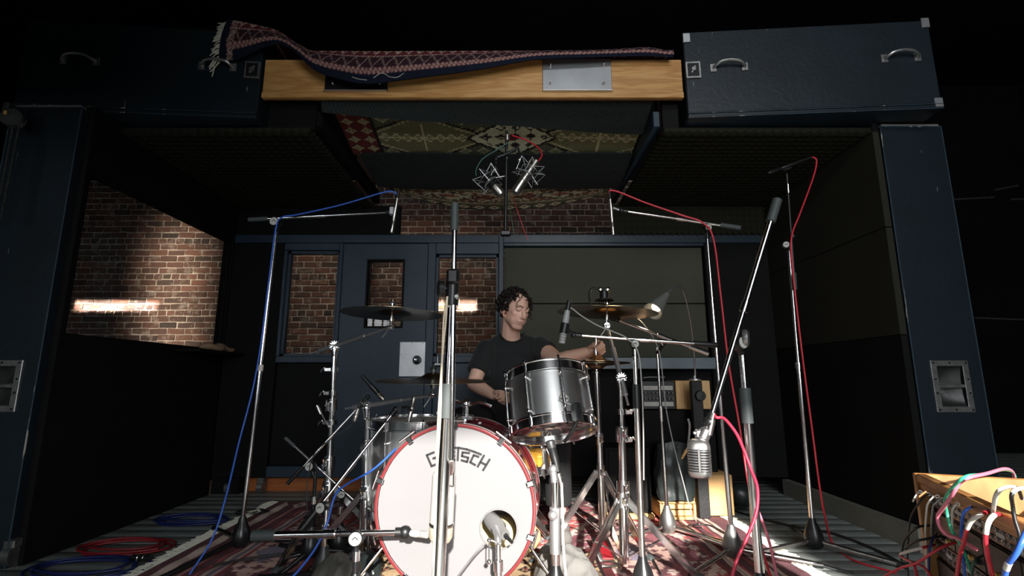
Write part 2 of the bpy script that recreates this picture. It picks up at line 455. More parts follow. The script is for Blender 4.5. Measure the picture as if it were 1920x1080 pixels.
def sheet(name, grid, m, colfn=None, thick=0.008, parent=None, base=None, up=None):
    """grid[i][j] of points -> two-sided cloth of real thickness; colfn(u,v)->rgb painted per point"""
    G = np.array([[tuple(p) for p in row] for row in grid]); nu, nv = G.shape[:2]
    du = np.gradient(G, axis=0); dv = np.gradient(G, axis=1)
    n = np.cross(du, dv); n /= (np.linalg.norm(n, axis=2, keepdims=True) + 1e-9)
    top = G.reshape(-1, 3); bot = (G - n * thick).reshape(-1, 3)
    vs = np.concatenate([top, bot]); N0 = nu * nv
    idx = np.arange(N0).reshape(nu, nv)
    q = np.stack([idx[:-1, :-1], idx[1:, :-1], idx[1:, 1:], idx[:-1, 1:]], -1).reshape(-1, 4)
    fs = [tuple(a) for a in q] + [tuple(a[::-1] + N0) for a in q]
    edge = list(idx[:, 0]) + list(idx[-1, 1:]) + list(idx[-2::-1, -1]) + list(idx[0, -2:0:-1])
    for a, b in zip(edge, edge[1:] + edge[:1]): fs.append((b, a, a + N0, b + N0))
    mb = MB(); mb.v = [tuple(p) for p in vs]; mb.f = [tuple(int(i) for i in f) for f in fs]
    o = mb.build(name, m, parent, base=base)
    if colfn is not None:
        U, Vv = np.meshgrid(np.linspace(0, 1, nu), np.linspace(0, 1, nv), indexing='ij')
        C = colfn(U, Vv).reshape(-1, 3); C = np.concatenate([C, C])
        at = o.data.color_attributes.new('Col', 'FLOAT_COLOR', 'POINT')
        at.data.foreach_set('color', np.concatenate([C, np.ones((len(C), 1))], 1).astype(np.float32).ravel())
    return o

# pattern painters: u, v arrays in metres -> rgb
def lay(C, mask, col):
    C[mask] = col
def stepq(x, q): return np.floor(x / q) * q
def motif(x, y, px, py):
    """small flower / star lattice, returns boolean masks (petal, core)"""
    a = (np.mod(x, px) / px - .5); b = (np.mod(y, py) / py - .5)
    r = np.abs(a) + np.abs(b)
    pet = (np.abs(r - .30) < .07) | ((np.abs(a) < .05) & (np.abs(b) < .40)) | ((np.abs(b) < .05) & (np.abs(a) < .40))
    return pet, r < .13
def persian(L, Wd, ground, g2, line, dark, pale, accent, border=0.16):
    """returns colfn(U,V) for a rug L x Wd metres with guard stripes, border flowers and stepped medallions"""
    def fn(U, Vv):
        x = U * L; y = Vv * Wd
        C = np.empty(x.shape + (3,)); C[:] = ground
        e = np.minimum(np.minimum(x, L - x), np.minimum(y, Wd - y))
        xs = stepq(x, 0.016); ys = stepq(y, 0.016)
        cx = np.abs(np.mod(xs, 0.86) - 0.43); cy = np.abs(ys - Wd / 2)
        d = cx / 0.43 + cy / (Wd * 0.36)
        lay(C, d < 1.0, g2); lay(C, np.abs(d - 1.0) < .045, line); lay(C, np.abs(d - .80) < .03, dark)
        lay(C, d < .52, pale); lay(C, np.abs(d - .52) < .05, dark); lay(C, d < .2, accent)
        p, c = motif(xs, ys, 0.105, 0.105); inn = (e > border)
        lay(C, p & inn & (d > .56), line * 0.8 + dark * 0.2); lay(C, c & inn & (d > .56), accent)
        p, c = motif(xs + .03, ys + .03, 0.075, 0.075); lay(C, p & (d < .5) & (d > .22), dark)
        b = ~inn
        lay(C, b, dark); 
        p, c = motif(x, e, 0.12, border * .62); lay(C, b & p, line); lay(C, b & c, accent)
        for k, col in ((.005, dark), (.55, ground * .8), (.72, ground), (.80, line * .6), (.97, ground * .7)):
            lay(C, (np.abs(e - border * k) < .007), col)
        lay(C, e < .018, dark)
        return C * (0.85 + 0.3 * RNG.random(x.shape + (1,)))
    return fn
def xf(mb, M):
    mb.v = [tuple(M @ V(p)) for p in mb.v]; return mb
def one(mb, name, m, label, cat, group=None, **kw):
    return tag(mb.build(name, m, **kw), label, cat, group)
# ================================================================== SETTING
# ---- floor of painted boards running across the room
fl = struct('floor', MB().box((0, 1.55, -0.06), (13.4, 9.4, 0.08)), blackw)
pm = MB().box((0, 0, 0), (13.2, 0.1185, 0.022), bev=0.0012)
p0 = pm.build('plank', plankm, fl); pmesh = p0.data; WL0 = WLOC[fl.name]
for vtx in pmesh.vertices: vtx.co += WL0
first = True
for k in range(76):
    y = -2.95 + k * 0.12
    loc = (random.uniform(-.03, .03), y, -0.0108 + random.uniform(-.0008, .0008))
    if first: p0.location = V(loc) - WL0; first = False
    else: linked(pmesh, 'plank', loc, fl)

# ---- the big dark room
struct('ceiling', MB().box((0, 1.55, 4.65), (13.4, 9.4, 0.1)), black_room)
struct('wall_left', MB().box((-6.65, 1.55, 2.3), (0.1, 9.4, 4.6)), black_room)
struct('wall_right', MB().box((6.65, 1.55, 2.3), (0.1, 9.4, 4.6)), black_room)
wf = MB()
ed = sorted(WINS)
xs = [-6.6] + [q for w in ed for q in w[:2]] + [6.6]
for i in range(0, len(xs), 2): wf.box(((xs[i] + xs[i + 1]) / 2, -3.05, 2.3), (xs[i + 1] - xs[i], 0.12, 4.6))
for x0, x1, z0, z1 in ed:
    wf.box(((x0 + x1) / 2, -3.05, z0 / 2), (x1 - x0, 0.12, z0))
    zt_ = 3.5 if x0 > -1 else 4.6        # a clerestory sits above the big window
    wf.box(((x0 + x1) / 2, -3.05, (z1 + zt_) / 2), (x1 - x0, 0.12, zt_ - z1))
    if x0 > -1: wf.box(((x0 + x1) / 2, -3.05, 4.5), (x1 - x0, 0.12, .2))
struct('wall_front', wf, black_room)
for i, (x0, x1, z0, z1) in enumerate(WINS):
    m = MB()
    for k in range(0, 5, 1 if i == 1 else 4): m.box((x0 + (x1 - x0) * k / 4, -3.05, (z0 + z1) / 2), (0.035, 0.05, z1 - z0))
    for k in range(0, 6, 1 if i == 1 else 5): m.box(((x0 + x1) / 2, -3.05, z0 + (z1 - z0) * k / 5), (x1 - x0, 0.05, 0.035))
    struct('window_%d' % (i + 5), m, blackw)
# unseen slabs added outside to keep low sun off far window and clerestory
struct('sun_blocker', MB().box((-3.9, -4.6, 2.5), (2.6, 0.2, 5.0)).box((.9, -4.6, 4.75), (4.0, 0.2, 2.3)), blackw)
# unseen slabs added out of frame to keep window light off the left case
struct('light_blocker', MB().box((-0.88, -0.5, 3.18), (1.76, 0.1, 2.84)).box((-2.4, 1.0, 3.32), (2.2, 0.1, 2.56)), black_room)

# ---- brick wall behind the booth: mortar bed + bricks
wr = struct('wall_rear', MB().box((0, 6.183, 1.67), (13.2, 0.2, 3.34)), mortar)
def brick_mesh(l, seed):
    r = random.Random(seed); m = MB().box((0, 0, 0), (l, 0.09, 0.0645), bev=0.006)
    m.v = [(x + r.uniform(-.004, .004), y + r.uniform(-.004, .004), z + r.uniform(-.0035, .0035)) for x, y, z in m.v]
    return m
BR = {}
for l in (0.2025, 0.096):
    for sd in range(4): BR[(l, sd)] = brick_mesh(l, sd + int(l * 1000))
spots = []
for row in range(0, 44):
    z = 0.04 + row * 0.0755; hdr = row % 6 == 3
    pitch = 0.1065 if hdr else 0.213; l = 0.096 if hdr else 0.2025
    x = -6.2 + (0.1065 if row % 2 else 0.0) + random.uniform(-.015, .015)
    while x < 3.2:
        spots.append((x, 6.12 + random.uniform(-.004, .005), z + random.uniform(-.002, .002), l, random.randrange(4))); x += pitch
def region(s):
    u, v = proj((s[0], 6.08, s[2]))
    if 88 < u < 445 and v < 665 and v > 312 + (u - 145) * 0.4637 - 8: return 0
    if 528 < u < 637 and 468 < v < 670: return 2
    if 812 < u < 936 and 466 < v < 672: return 1
    if 690 < u < 755 and 488 < v < 612: return 3
    if 742 < u < 1152 and 355 < v < 442: return 4
    return 9
spots.sort(key=region)
bdata = {}
rest = MB()
for n, (x, y, z, l, sd) in enumerate(spots):
    if n < 300:
        key = (l, sd)
        if key not in bdata:
            me = bpy.data.meshes.new('brick'); me.from_pydata(BR[key].v, [], BR[key].f); me.materials.append(brickm); bdata[key] = me
        linked(bdata[key], 'brick', (x, y, z), wr, rot=(0, random.uniform(-.012, .012), random.choice((0, PI))))
    else:
        b = BR[(l, sd)]; rest.add([(a + x, c + y, d + z) for a, c, d in b.v], b.f)
tag(rest.build('brickwork', brickm, wr, smooth=False), 'remaining old red bricks of the rear wall', kind='stuff')

struct('wall_rear_plain', MB().box((4.9, 6.02, 2.3), (4.6, 0.1, 4.6)).box((0, 6.14, 3.98), (13.2, .1, 1.28)), black_room)
# ---- old timber posts far behind
for u, w in ((700, 0.22), (1240, 0.18)):
    c = P(u, 60, 5.9)
    one(MB().box((c.x, 5.93, 2.3), (w, 0.16, 4.55), bev=.01), 'timber_post', brownw,
        'dim brown timber post rising behind the %s end of the draped rug' % ('left' if u < 900 else 'right'), 'post', 'roof posts')

# ---- booth rear wall (navy framed, on casters)
YB = 3.85
bx = lambda x0, x1, z0, z1, y0=YB, y1=YB + 0.1: ((( x0 + x1) / 2, (y0 + y1) / 2, (z0 + z1) / 2), (abs(x1 - x0), y1 - y0, z1 - z0))
wb = thing('wall_back', None, None, (0, YB, 0)); wb['kind'] = 'structure'
def rail(name, x0, x1, z0, z1, m=navyd, y0=YB, y1=YB + 0.1, parent=None, bev=.004):
    c, s = bx(x0, x1, z0, z1, y0, y1); return MB().box(c, s, bev=bev).build(name, m, parent or wb)
rail('rail', -2.2, 2.02, 1.89, 1.96)
rail('post', -2.2, -1.80, 0.12, 1.89, blackw)
rail('post', -1.365, -1.335, 0.12, 1.89)
rail('post', -0.663, -0.60, 0.12, 1.89)
rail('post', -0.104, -0.066, 0.12, 1.96, y0=YB - .02)
rail('post', 1.52, 2.02, 0.12, 1.89, blackw)
rail('rail', -1.80, -1.365, 1.83, 1.89); rail('rail', -1.80, -1.365, 0.95, 1.0); rail('rail', -1.80, -1.365, 0.12, 0.2)
rail('post', -1.80, -1.775, 1.0, 1.83)
rail('panel', -1.80, -1.365, 0.2, 0.95, blackw, YB + .04)
rail('rail', -0.60, -0.104, 1.80, 1.89); rail('rail', -0.60, -0.104, 0.95, 1.0, y0=YB - .02); rail('panel', -0.60, -0.104, 0.12, 0.95, navyd, YB + .02)
rail('rail', -0.066, 1.52, 1.865, 1.89); rail('sill', -0.066, 1.52, 0.90, 0.985, mat('pale_sill_paint', srgb(104, 116, 122), .45, var=.1), YB - .10)
rail('panel', -0.066, 1.52, 0.12, 0.90, blackw, YB + .03)
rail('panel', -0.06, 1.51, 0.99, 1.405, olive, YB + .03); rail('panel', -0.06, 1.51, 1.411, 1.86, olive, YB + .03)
rail('post', -2.2, -2.0, 0.0, 0.12, blackw, YB + .02, YB + .15)
rail('foot_board', -2.0, 0.2, 0.0, 0.10, orangew, YB + .12, YB + .15)
for u, v in ((428, 926), (512, 915), (700, 915)):
    p = F(u, v); p.y = YB + 0.05; m = MB().cyl((p.x - .02, p.y, .045), (p.x + .02, p.y, .045), .045, seg=18).box((p.x, p.y, .095), (.05, .06, .05), bev=.006)
    m.build('caster', galv, wb)
# windows in the rear wall
def pane(n, x0, x1, z0, z1, y=YB + .05, fr=0.02):
    t = thing('window_%d' % n, None, None, ((x0 + x1) / 2, y, z0)); t['kind'] = 'structure'
    m = MB()
    for c, s in (bx(x0, x0 + fr, z0, z1, y - .02, y + .02), bx(x1 - fr, x1, z0, z1, y - .02, y + .02), bx(x0, x1, z0, z0 + fr, y - .02, y + .02), bx(x0, x1, z1 - fr, z1, y - .02, y + .02)): m.box(c, s)
    m.build('window_frame', navyd, t)
    c, s = bx(x0 + fr, x1 - fr, z0 + fr, z1 - fr, y - .003, y + .003); MB().box(c, s, rot=(-.17, 0, 0)).build('pane', glassm, t)   # studio glass leans
pane(1, -1.775, -1.365, 1.0, 1.83); pane(2, -0.60, -0.104, 1.0, 1.80)
# door with small wired window, plate and knob
dr = thing('door_1', None, None, (-1.0, YB, 0.12)); dr['kind'] = 'structure'
a = P(693, 490, YB + .02); b_ = P(752, 612, YB + .02)
dx0, dx1, dz1, dz0 = a.x, b_.x, a.z, b_.z
m = MB()
for q in (bx(-1.332, dx0, 0.12, 1.885, YB + .01, YB + .06), bx(dx1, -0.667, 0.12, 1.885, YB + .01, YB + .06), bx(dx0, dx1, 0.12, dz0, YB + .01, YB + .06), bx(dx0, dx1, dz1, 1.885, YB + .01, YB + .06)): m.box(*q)
m.build('leaf', navyd, dr)
m = MB(); fr = .014
for q in (bx(dx0 - fr, dx0, dz0 - fr, dz1 + fr, YB, YB + .03), bx(dx1, dx1 + fr, dz0 - fr, dz1 + fr, YB, YB + .03), bx(dx0, dx1, dz0 - fr, dz0, YB, YB + .03), bx(dx0, dx1, dz1, dz1 + fr, YB, YB + .03)): m.box(*q)
m.build('window_frame', blackw, dr)
gl = MB().box(*bx(dx0, dx1, dz0, dz1, YB + .025, YB + .031)).build('pane', glassm, dr)
m = MB()
for k in range(-14, 16):
    for sgn in (1, -1):
        x0 = (dx0 + dx1) / 2 + k * .022; pts = []
        for i in range(25):
            z = dz0 + (dz1 - dz0) * i / 24; x = x0 + sgn * (z - dz0) * .6 - sgn * (dz1 - dz0) * .3
            if dx0 < x < dx1: pts.append(V((x, YB + .034, z)))
        if len(pts) > 2: m.tube([pts[0], pts[-1]], .0007, 3, False)
m.build('wire_mesh', blackm, gl)
a = P(750, 641, YB); b_ = P(796, 706, YB)
pl = MB().box(((a.x + b_.x) / 2, YB + .004, (a.z + b_.z) / 2), (b_.x - a.x, .008, a.z - b_.z), bev=.002).build('lock_plate', alum, dr)
kc = P(782, 675, YB); kn = MB().lathe((kc.x, YB, kc.z), (0, -1, 0), [(.034, 0), (.034, .006), (.03, .01), (.012, .012), (.012, .03), (.022, .034), (.024, .05), (.018, .06), (0, .062)], 22).build('knob', blackm, dr)
MB().lathe((kc.x, YB - .06, kc.z), (0, -1, 0), [(.009, 0), (.009, .006), (0, .007)], 14).build('lock_cylinder', chrome, kn)
for u, v in ((753, 643), (773, 643), (793, 643), (752, 665), (751, 687)):
    q = P(u, v, YB); MB().lathe((q.x, YB, q.z), (0, -1, 0), [(.004, 0), (.003, .003), (0, .004)], 8).build('screw', zinc, pl)
q = P(821, 683, YB - .02); MB().box((q.x, YB - .03, q.z), (.05, .03, .02), bev=.003).cyl((q.x, YB - .04, q.z), (q.x, YB - .04, q.z + .06), .008).build('latch', zinc, dr)

# ---- booth left wall with its long glass
XL = -2.2
wl = thing('wall_booth_left', None, None, (XL, 3.1, 0)); wl['kind'] = 'structure'
def sbox(y0, y1, z0, z1, x0, x1): return MB().box(((x0 + x1) / 2, (y0 + y1) / 2, (z0 + z1) / 2), (abs(x1 - x0), y1 - y0, z1 - z0))
sbox(2.44, 3.85, 0.0, 1.03, XL - .08, XL).build('panel', blackw, wl)
sbox(2.44, 3.95, 1.90, 2.24, XL - .08, XL).build('panel', blackw, wl)
sbox(3.84, 3.95, 0.1, 1.90, XL - .08, XL).build('post', blackw, wl)
sbox(2.44, 2.47, 1.03, 1.90, XL - .08, XL).build('post', blackw, wl)
t = thing('window_3', None, None, (XL, 3.1, 1.03)); t['kind'] = 'structure'
m = MB()
for q in ((2.47, 3.84, 1.03, 1.05), (2.47, 3.84, 1.88, 1.90), (2.47, 2.49, 1.05, 1.88), (3.82, 3.84, 1.05, 1.88)): m.box((XL - .03, (q[0] + q[1]) / 2, (q[2] + q[3]) / 2), (.03, q[1] - q[0], q[3] - q[2]))
m.build('window_frame', blackw, t)
sbox(2.49, 3.82, 1.05, 1.88, XL - .033, XL - .027).build('pane', glassm, t)
for p in (F(428, 930), F(66, 1062)):
    m = MB().cyl((XL - .06, p.y - 0, .05), (XL - .02, p.y, .05), .05, seg=18).box((XL - .04, p.y, .1), (.05, .07, .04), bev=.006); m.build('caster', galv, wl)

# ---- booth right wall
XR = 2.02
wq = thing('wall_booth_right', None, None, (XR, 3.1, 0)); wq['kind'] = 'structure'
sbox(2.61, 3.95, 0.0, 1.05, XR, XR + .035).build('panel', blackw, wq)
sbox(2.61, 3.95, 1.055, 1.632, XR, XR + .035).build('panel', olive_shaded, wq)
sbox(2.61, 3.95, 1.638, 2.19, XR, XR + .035).build('panel', olive_shaded, wq)
sbox(2.61, 3.95, 2.19, 2.24, XR, XR + .035).build('panel', blackw, wq)
struct('baseboard_right', sbox(2.61, 3.85, 0.0, 0.11, XR - .05, XR - .005), mat('baseboard_grey', srgb(120, 120, 110), 0.6, var=.15), None)

# ---- booth ceiling: foam flanks, joists, upper rear foam
cb = thing('ceiling_booth', None, None, (0, 3.2, 2.22)); cb['kind'] = 'structure'
def foam_sheet(name, x0, x1, y0, y1, z, amp=.018, pitch=.052):
    nx = int((x1 - x0) / pitch * 5); ny = int((y1 - y0) / pitch * 5)
    g = [[V((x0 + (x1 - x0) * i / nx, y0 + (y1 - y0) * j / ny, z - amp * (math.sin(PI * i / 5) ** 2) * (math.sin(PI * j / 5) ** 2))) for i in range(nx + 1)] for j in range(ny + 1)]
    return sheet(name, g, foam, None, -.03, cb)
foam_sheet('foam_panel', 0.86, 2.02, 2.62, 3.95, 2.22)
foam_sheet('foam_panel', -2.2, -1.13, 2.62, 3.95, 2.22)
for x, m_ in ((0.83, navyd), (-1.11, blackw)): MB().box((x, 3.30, 2.295), (.04, 1.28, .10), bev=.005).build('joist', m_, cb)
MB().box((-1.255, 2.66, 2.32), (.27, .03, .20)).build('fascia', blackw, cb); MB().box((.905, 2.66, 2.32), (.09, .03, .20)).build('fascia', blackw, cb)
for y in (3.0, 3.46, 3.9): MB().box((-.135, y, 2.485), (1.9, .06, .10), bev=.005).build('joist', blackw, cb)
def foam_wall(x0, x1, z0, z1, y):
    pitch = .05; nx = max(5, int((x1 - x0) / pitch * 5)); nz = max(5, int((z1 - z0) / pitch * 5))
    g = [[V((x0 + (x1 - x0) * i / nx, y - .016 * (math.sin(PI * i / 5) ** 2) * (math.sin(PI * j / 5) ** 2), z0 + (z1 - z0) * j / nz)) for j in range(nz + 1)] for i in range(nx + 1)]
    return sheet('foam_panel', g, foam, None, -.04, cb)
foam_wall(0.80, 2.02, 1.965, 2.20, YB + .02); MB().box((-1.55, YB + .04, 2.085), (1.30, .04, .24)).build('upper_panel', blackw, cb)

# ================================================================== CASES, PILLARS, BEAM
def handle(c, rot, parent):
    m = MB()
    for s in (-1, 1): m.box((s * .085, -.003, 0), (.036, .006, .05), bev=.002); m.cyl((s * .085, -.004, .014), (s * .085, -.009, .014), .005, seg=8); m.cyl((s * .085, -.004, -.014), (s * .085, -.009, -.014), .005, seg=8)
    m.tube([(-.085, -.004, -.004), (-.075, -.022, .004), (-.05, -.036, .016), (0, -.040, .022), (.05, -.036, .016), (.075, -.022, .004), (.085, -.004, -.004)], .0085, 8, smooth=5)
    return xf(m, Matrix.Translation(c) @ rot.to_4x4()).build('handle', zinc, parent)
def case(A, B, z0, z1, depth, label, hs, inner):
    """A,B: left/right ends of the front bottom edge on plan"""
    A, B = V((A[0], A[1], 0)), V((B[0], B[1], 0)); L = (B - A).length; ang = math.atan2(B.y - A.y, B.x - A.x)
    R = Matrix.Rotation(ang, 3, 'Z'); M = Matrix.Translation(A) @ R.to_4x4()
    t = thing('equipment_case', label, 'case', (A.x, A.y, z0), 'cases on the pillars')
    xf(MB().box((L / 2, depth / 2, (z0 + .03 + z1) / 2), (L, depth, z1 - z0 - .03), bev=.006), M).build('body', navy, t)
    xf(MB().box((L / 2, depth / 2, z0 + .0135), (L + .004, depth + .01, .027), bev=.006), M).build('base_lip', navy, t)
    for zz, yy in ((z0 + .027, -.006), (z0 + .001, -.006)): xf(MB().box((L / 2, yy, zz), (L, .003, .0035)), M).build('worn_edge', edgewear, t)
    for x, z in hs: handle(M @ V((x, 0, z)), R, t)
    # recessed butterfly latch at the inner end
    lx = (.045 if inner < 0 else L - .045); lz = z0 + .29
    l = xf(MB().box((lx, -.003, lz), (.085, .008, .105), bev=.003), M).build('latch_dish', zinc, t)
    xf(MB().box((lx, -.0075, lz), (.062, .004, .08), bev=.001), M).build('latch_recess', blackm, l)
    xf(MB().box((lx, -.011, lz), (.012, .006, .05), rot=(0, .5, 0), bev=.002).cyl((lx, -.009, lz), (lx, -.018, lz), .012, seg=10), M).build('latch_key', zinc, l)
    for x, z in ((.02, z1 - .04), (L - .02, z1 - .02), (L - .018, z0 + .035)) if inner < 0 else ((L - .02, z1 - .04),):
        xf(MB().box((x, -.003, z), (.042, .008, .06 if z > z0 + .1 else .055), bev=.003), M).build('corner_bracket', alum, t)
    return t
edgewear = scuff_mat('worn_navy_edge', srgb(40, 58, 70), srgb(170, 166, 156), 0.5, 0.62)
case((0.97, 2.55), (2.29, 2.45), 2.238, 2.77, .42, 'dark navy case resting on the right pillar, scuffed along its lower edge', [(.24, 2.535), (1.15, 2.545)], -1)
case((-2.66, 2.45), (-1.41, 2.55), 2.238, 2.77, .42, 'almost black navy case on the left pillar beside the rug fringe', [(.30, 2.535), (1.02, 2.54)], 1)

def pillar(x0, x1, y, depth, h, hx0, hx1, hz0, hz1, label, D=.10, cup=.075):
    t = thing('speaker_pillar', label, 'pillar', ((x0 + x1) / 2, y + depth / 2, 0), 'tall navy pillars')
    m = MB()
    m.box(((x0 + x1) / 2, y + D + (depth - D) / 2, h / 2), (x1 - x0, depth - D, h))
    for a, b, c, d in ((x0, hx0, 0, h), (hx1, x1, 0, h), (hx0, hx1, 0, hz0), (hx0, hx1, hz1, h)):
        m.box(((a + b) / 2, y + D / 2, (c + d) / 2), (b - a, D, d - c))
    m.build('body', navy, t)
    e = MB()
    for x in (x0, x1): e.box((x, y, h / 2), (.006, .006, h), bev=.001)
    e.box(((x0 + x1) / 2, y, h), (x1 - x0, .006, .006)); e.build('worn_edge', edgewear, t)
    MB().box(((x0 + x1) / 2, y + depth / 2, h + .008), (x1 - x0 - .02, depth - .004, .016)).build('felt_pad', greycloth, t)
    w = .026; f = MB()
    for a, b, c, d in ((hx0 - w, hx0 + .004, hz0 - w, hz1 + w), (hx1 - .004, hx1 + w, hz0 - w, hz1 + w), (hx0, hx1, hz0 - w, hz0 + .004), (hx0, hx1, hz1 - .004, hz1 + w)):
        f.box(((a + b) / 2, y - .003, (c + d) / 2), (b - a, .008, d - c), bev=.002)
    f = f.build('handle_plate', zinc, t)
    n = 8; g = []
    for i in range(n + 1):
        a = PI * i / n; g.append([V((hx0 + (hx1 - hx0) * j / 6, y + .005 + cup * math.sin(a) * (1 - .75 * max(0, j - 3) / 3), hz0 + (hz1 - hz0) * (.5 - .5 * math.cos(a)))) for j in range(7)])
    sheet('cup', g, iron, None, .002, f)
    zc = (hz0 + hz1) / 2
    MB().cyl((hx0, y + .012, zc), (hx1, y + .012, zc), .011, seg=12).build('grip_bar', zinc, f)
    for i in range(3):
        for x, z in ((hx0 - w / 2 + i * (hx1 - hx0 + w) / 2, hz0 - w / 2), (hx0 - w / 2 + i * (hx1 - hx0 + w) / 2, hz1 + w / 2)):
            MB().lathe((x, y - .007, z), (0, -1, 0), [(.0055, 0), (.0045, .003), (.001, .003), (.001, .001), (0, .001)], 10).build('screw', blackm, f)
    for x in (hx0 - w / 2, hx1 + w / 2):
        for k in (1, 2): MB().lathe((x, y - .007, hz0 + (hz1 - hz0) * k / 3), (0, -1, 0), [(.0055, 0), (.0045, .003), (.001, .003), (.001, .001), (0, .001)], 10).build('screw', blackm, f)
    return t
pillar(2.06, 2.40, 2.6, .30, 2.215, 2.166, 2.306, .686, .894, 'navy painted pillar at the right with a grey recessed handle')
pillar(-2.60, -2.237, 2.4, .055, 2.215, -2.476, -2.336, .70, .888, 'navy painted pillar cut off by the left edge of the photo', D=.045, cup=.036)

bm_ = thing('roof_beam', 'pale plywood beam bridging the two navy cases, bolted steel plates', 'beam', (-.22, 2.6, 2.37))
MB().box((-.22, 2.583, 2.50), (2.36, .03, .22), bev=.003).build('board', beamw, bm_)
MB().box((-.22, 2.576, 2.387), (2.36, .034, .036), bev=.003).build('lower_lip', beamw, bm_)
for x0, x1, m_ in ((.172, .560, mat('mill_steel', (.36, .37, .38), .42, .85, var=.12, vscale=6)), (-1.05, -.697, blackm)):
    pl = MB().box(((x0 + x1) / 2, 2.564, 2.508), (x1 - x0, .008, .204), bev=.002).build('steel_plate', m_, bm_)
    MB().box(((x0 + x1) / 2, 2.553, 2.403), (x1 - x0, .03, .004)).build('plate_flange', alum, pl)
    for x in (x0 + .045, x1 - .045):
        for z in (2.455, 2.565):
            MB().cyl((x, 2.562, z), (x, 2.552, z), .011, seg=6).cyl((x, 2.553, z), (x, 2.535, z), .0055, seg=8).build('bolt', chrome2, pl)

# ---- blankets and rugs laid over the roof opening
def roof_cloth(name, label, cat, x0, x1, front, rear, zf, zr, sag, m, colfn=None, nu=60, nv=24, thick=.01, group=None, wob=.0):
    """front(s), rear(s): y at each side fraction; z from zf to zr, sagging in the middle"""
    g = []
    for i in range(nu + 1):
        s = i / nu; x = x0 + (x1 - x0) * s; row = []
        for j in range(nv + 1):
            t = j / nv; y = front(s) + (rear(s) - front(s)) * t
            z = zf + (zr - zf) * t - sag * math.sin(PI * s) * (t ** 1.5) - wob * math.sin(PI * t) + .006 * math.sin(9 * s + 3 * t)
            row.append(V((x, y, z)))
        g.append(row)
    o = sheet(name, g, m, colfn, thick)
    return tag(o, label, cat, group)
roof_cloth('moving_blanket', 'dark green quilted blanket stretched right behind the plywood beam', 'blanket', -1.08, .80, lambda s: 2.605, lambda s: 2.628 + .235 * s, 2.395, 2.316, .01, blanketm, group='roof blankets')
roof_cloth('moving_blanket', 'dark green quilted blanket hanging above the two big microphones', 'blanket', -1.0, .79, lambda s: 3.08, lambda s: 3.55, 2.285, 2.245, .015, blanketm, group='roof blankets', wob=.012)
def green_rug(U, Vv):
    x = -1.06 + U * 1.86; y = 2.62 + Vv * .56
    C = np.empty(x.shape + (3,)); gr = np.array(srgb(74, 76, 62)); g2 = np.array(srgb(104, 102, 74)); ln = np.array(srgb(158, 152, 120)); cr = np.array(srgb(196, 184, 146)); dk = np.array(srgb(38, 34, 32)); rd = np.array(srgb(92, 44, 42))
    C[:] = gr
    xs = stepq(x, .014); ys = stepq(y, .014)
    for cx in (-.56, .56):
        d = np.abs(xs - cx) / .46 + np.abs(ys - 2.985) / .24
        lay(C, d < 1, g2 * .8); lay(C, np.abs(d - 1) < .04, dk); lay(C, np.abs(d - .9) < .025, ln)
        lay(C, (np.abs(y - 2.985) < .006) & (np.abs(x - cx) < .34), ln); lay(C, (np.abs(x - cx) < .007) & (np.abs(y - 2.985) < .14), ln)
        for k in range(-4, 5): lay(C, (np.abs(np.abs(y - 2.985) - (np.abs(x - cx - k * .07)) * .9) < .006) & (np.abs(y - 2.985) < .04), ln)
    p, c = motif(x + .01, y, .12, .11); d1 = np.minimum(np.abs(x + .56), np.abs(x - .56)) / .46 + np.abs(y - 2.985) / .24
    lay(C, p & (d1 > 1.0), ln * .7); lay(C, c & (d1 > 1.0), g2)
    d = np.abs(xs + .01) / .27 + np.abs(ys - 2.985) / .20
    lay(C, d < 1.12, dk); lay(C, d < 1.0, cr)
    p, c = motif(xs + .03, ys + .02, .095, .095); lay(C, (p | c) & (d < .9), dk * 1.4)
    lay(C, (d < .2), rd)
    e = x + 1.06
    lay(C, e < .20, rd * .8); p, c = motif(e, y, .10, .09); lay(C, (e < .20) & p, ln * .7); lay(C, np.abs(e - .2) < .01, dk)
    return np.minimum(C * 1.9, .8) * (.8 + .4 * RNG.random(x.shape + (1,)))
roof_cloth('persian_rug', 'grey green rug with a cream stepped medallion, laid overhead in the roof opening', 'rug', -1.06, .80, lambda s: 2.64, lambda s: 3.15 + .02 * s, 2.415, 2.318, .0, rugm, green_rug, 340, 110, .01, 'overhead rugs', .0)
roof_cloth('persian_rug', 'sagging olive rug with a guilloche border, above the bricks and the drummer', 'rug', -.92, .78, lambda s: 3.50, lambda s: 3.62 + .22 * math.sin(PI * min(1, s * 1.02)) ** .8, 2.25, 2.245, .085, rugm,
           persian(1.7, .42, np.array(srgb(126, 116, 94)), np.array(srgb(128, 80, 66)), np.array(srgb(204, 194, 158)), np.array(srgb(74, 70, 60)), np.array(srgb(184, 176, 146)), np.array(srgb(138, 84, 70)), .13), 300, 90, .012, 'overhead rugs')

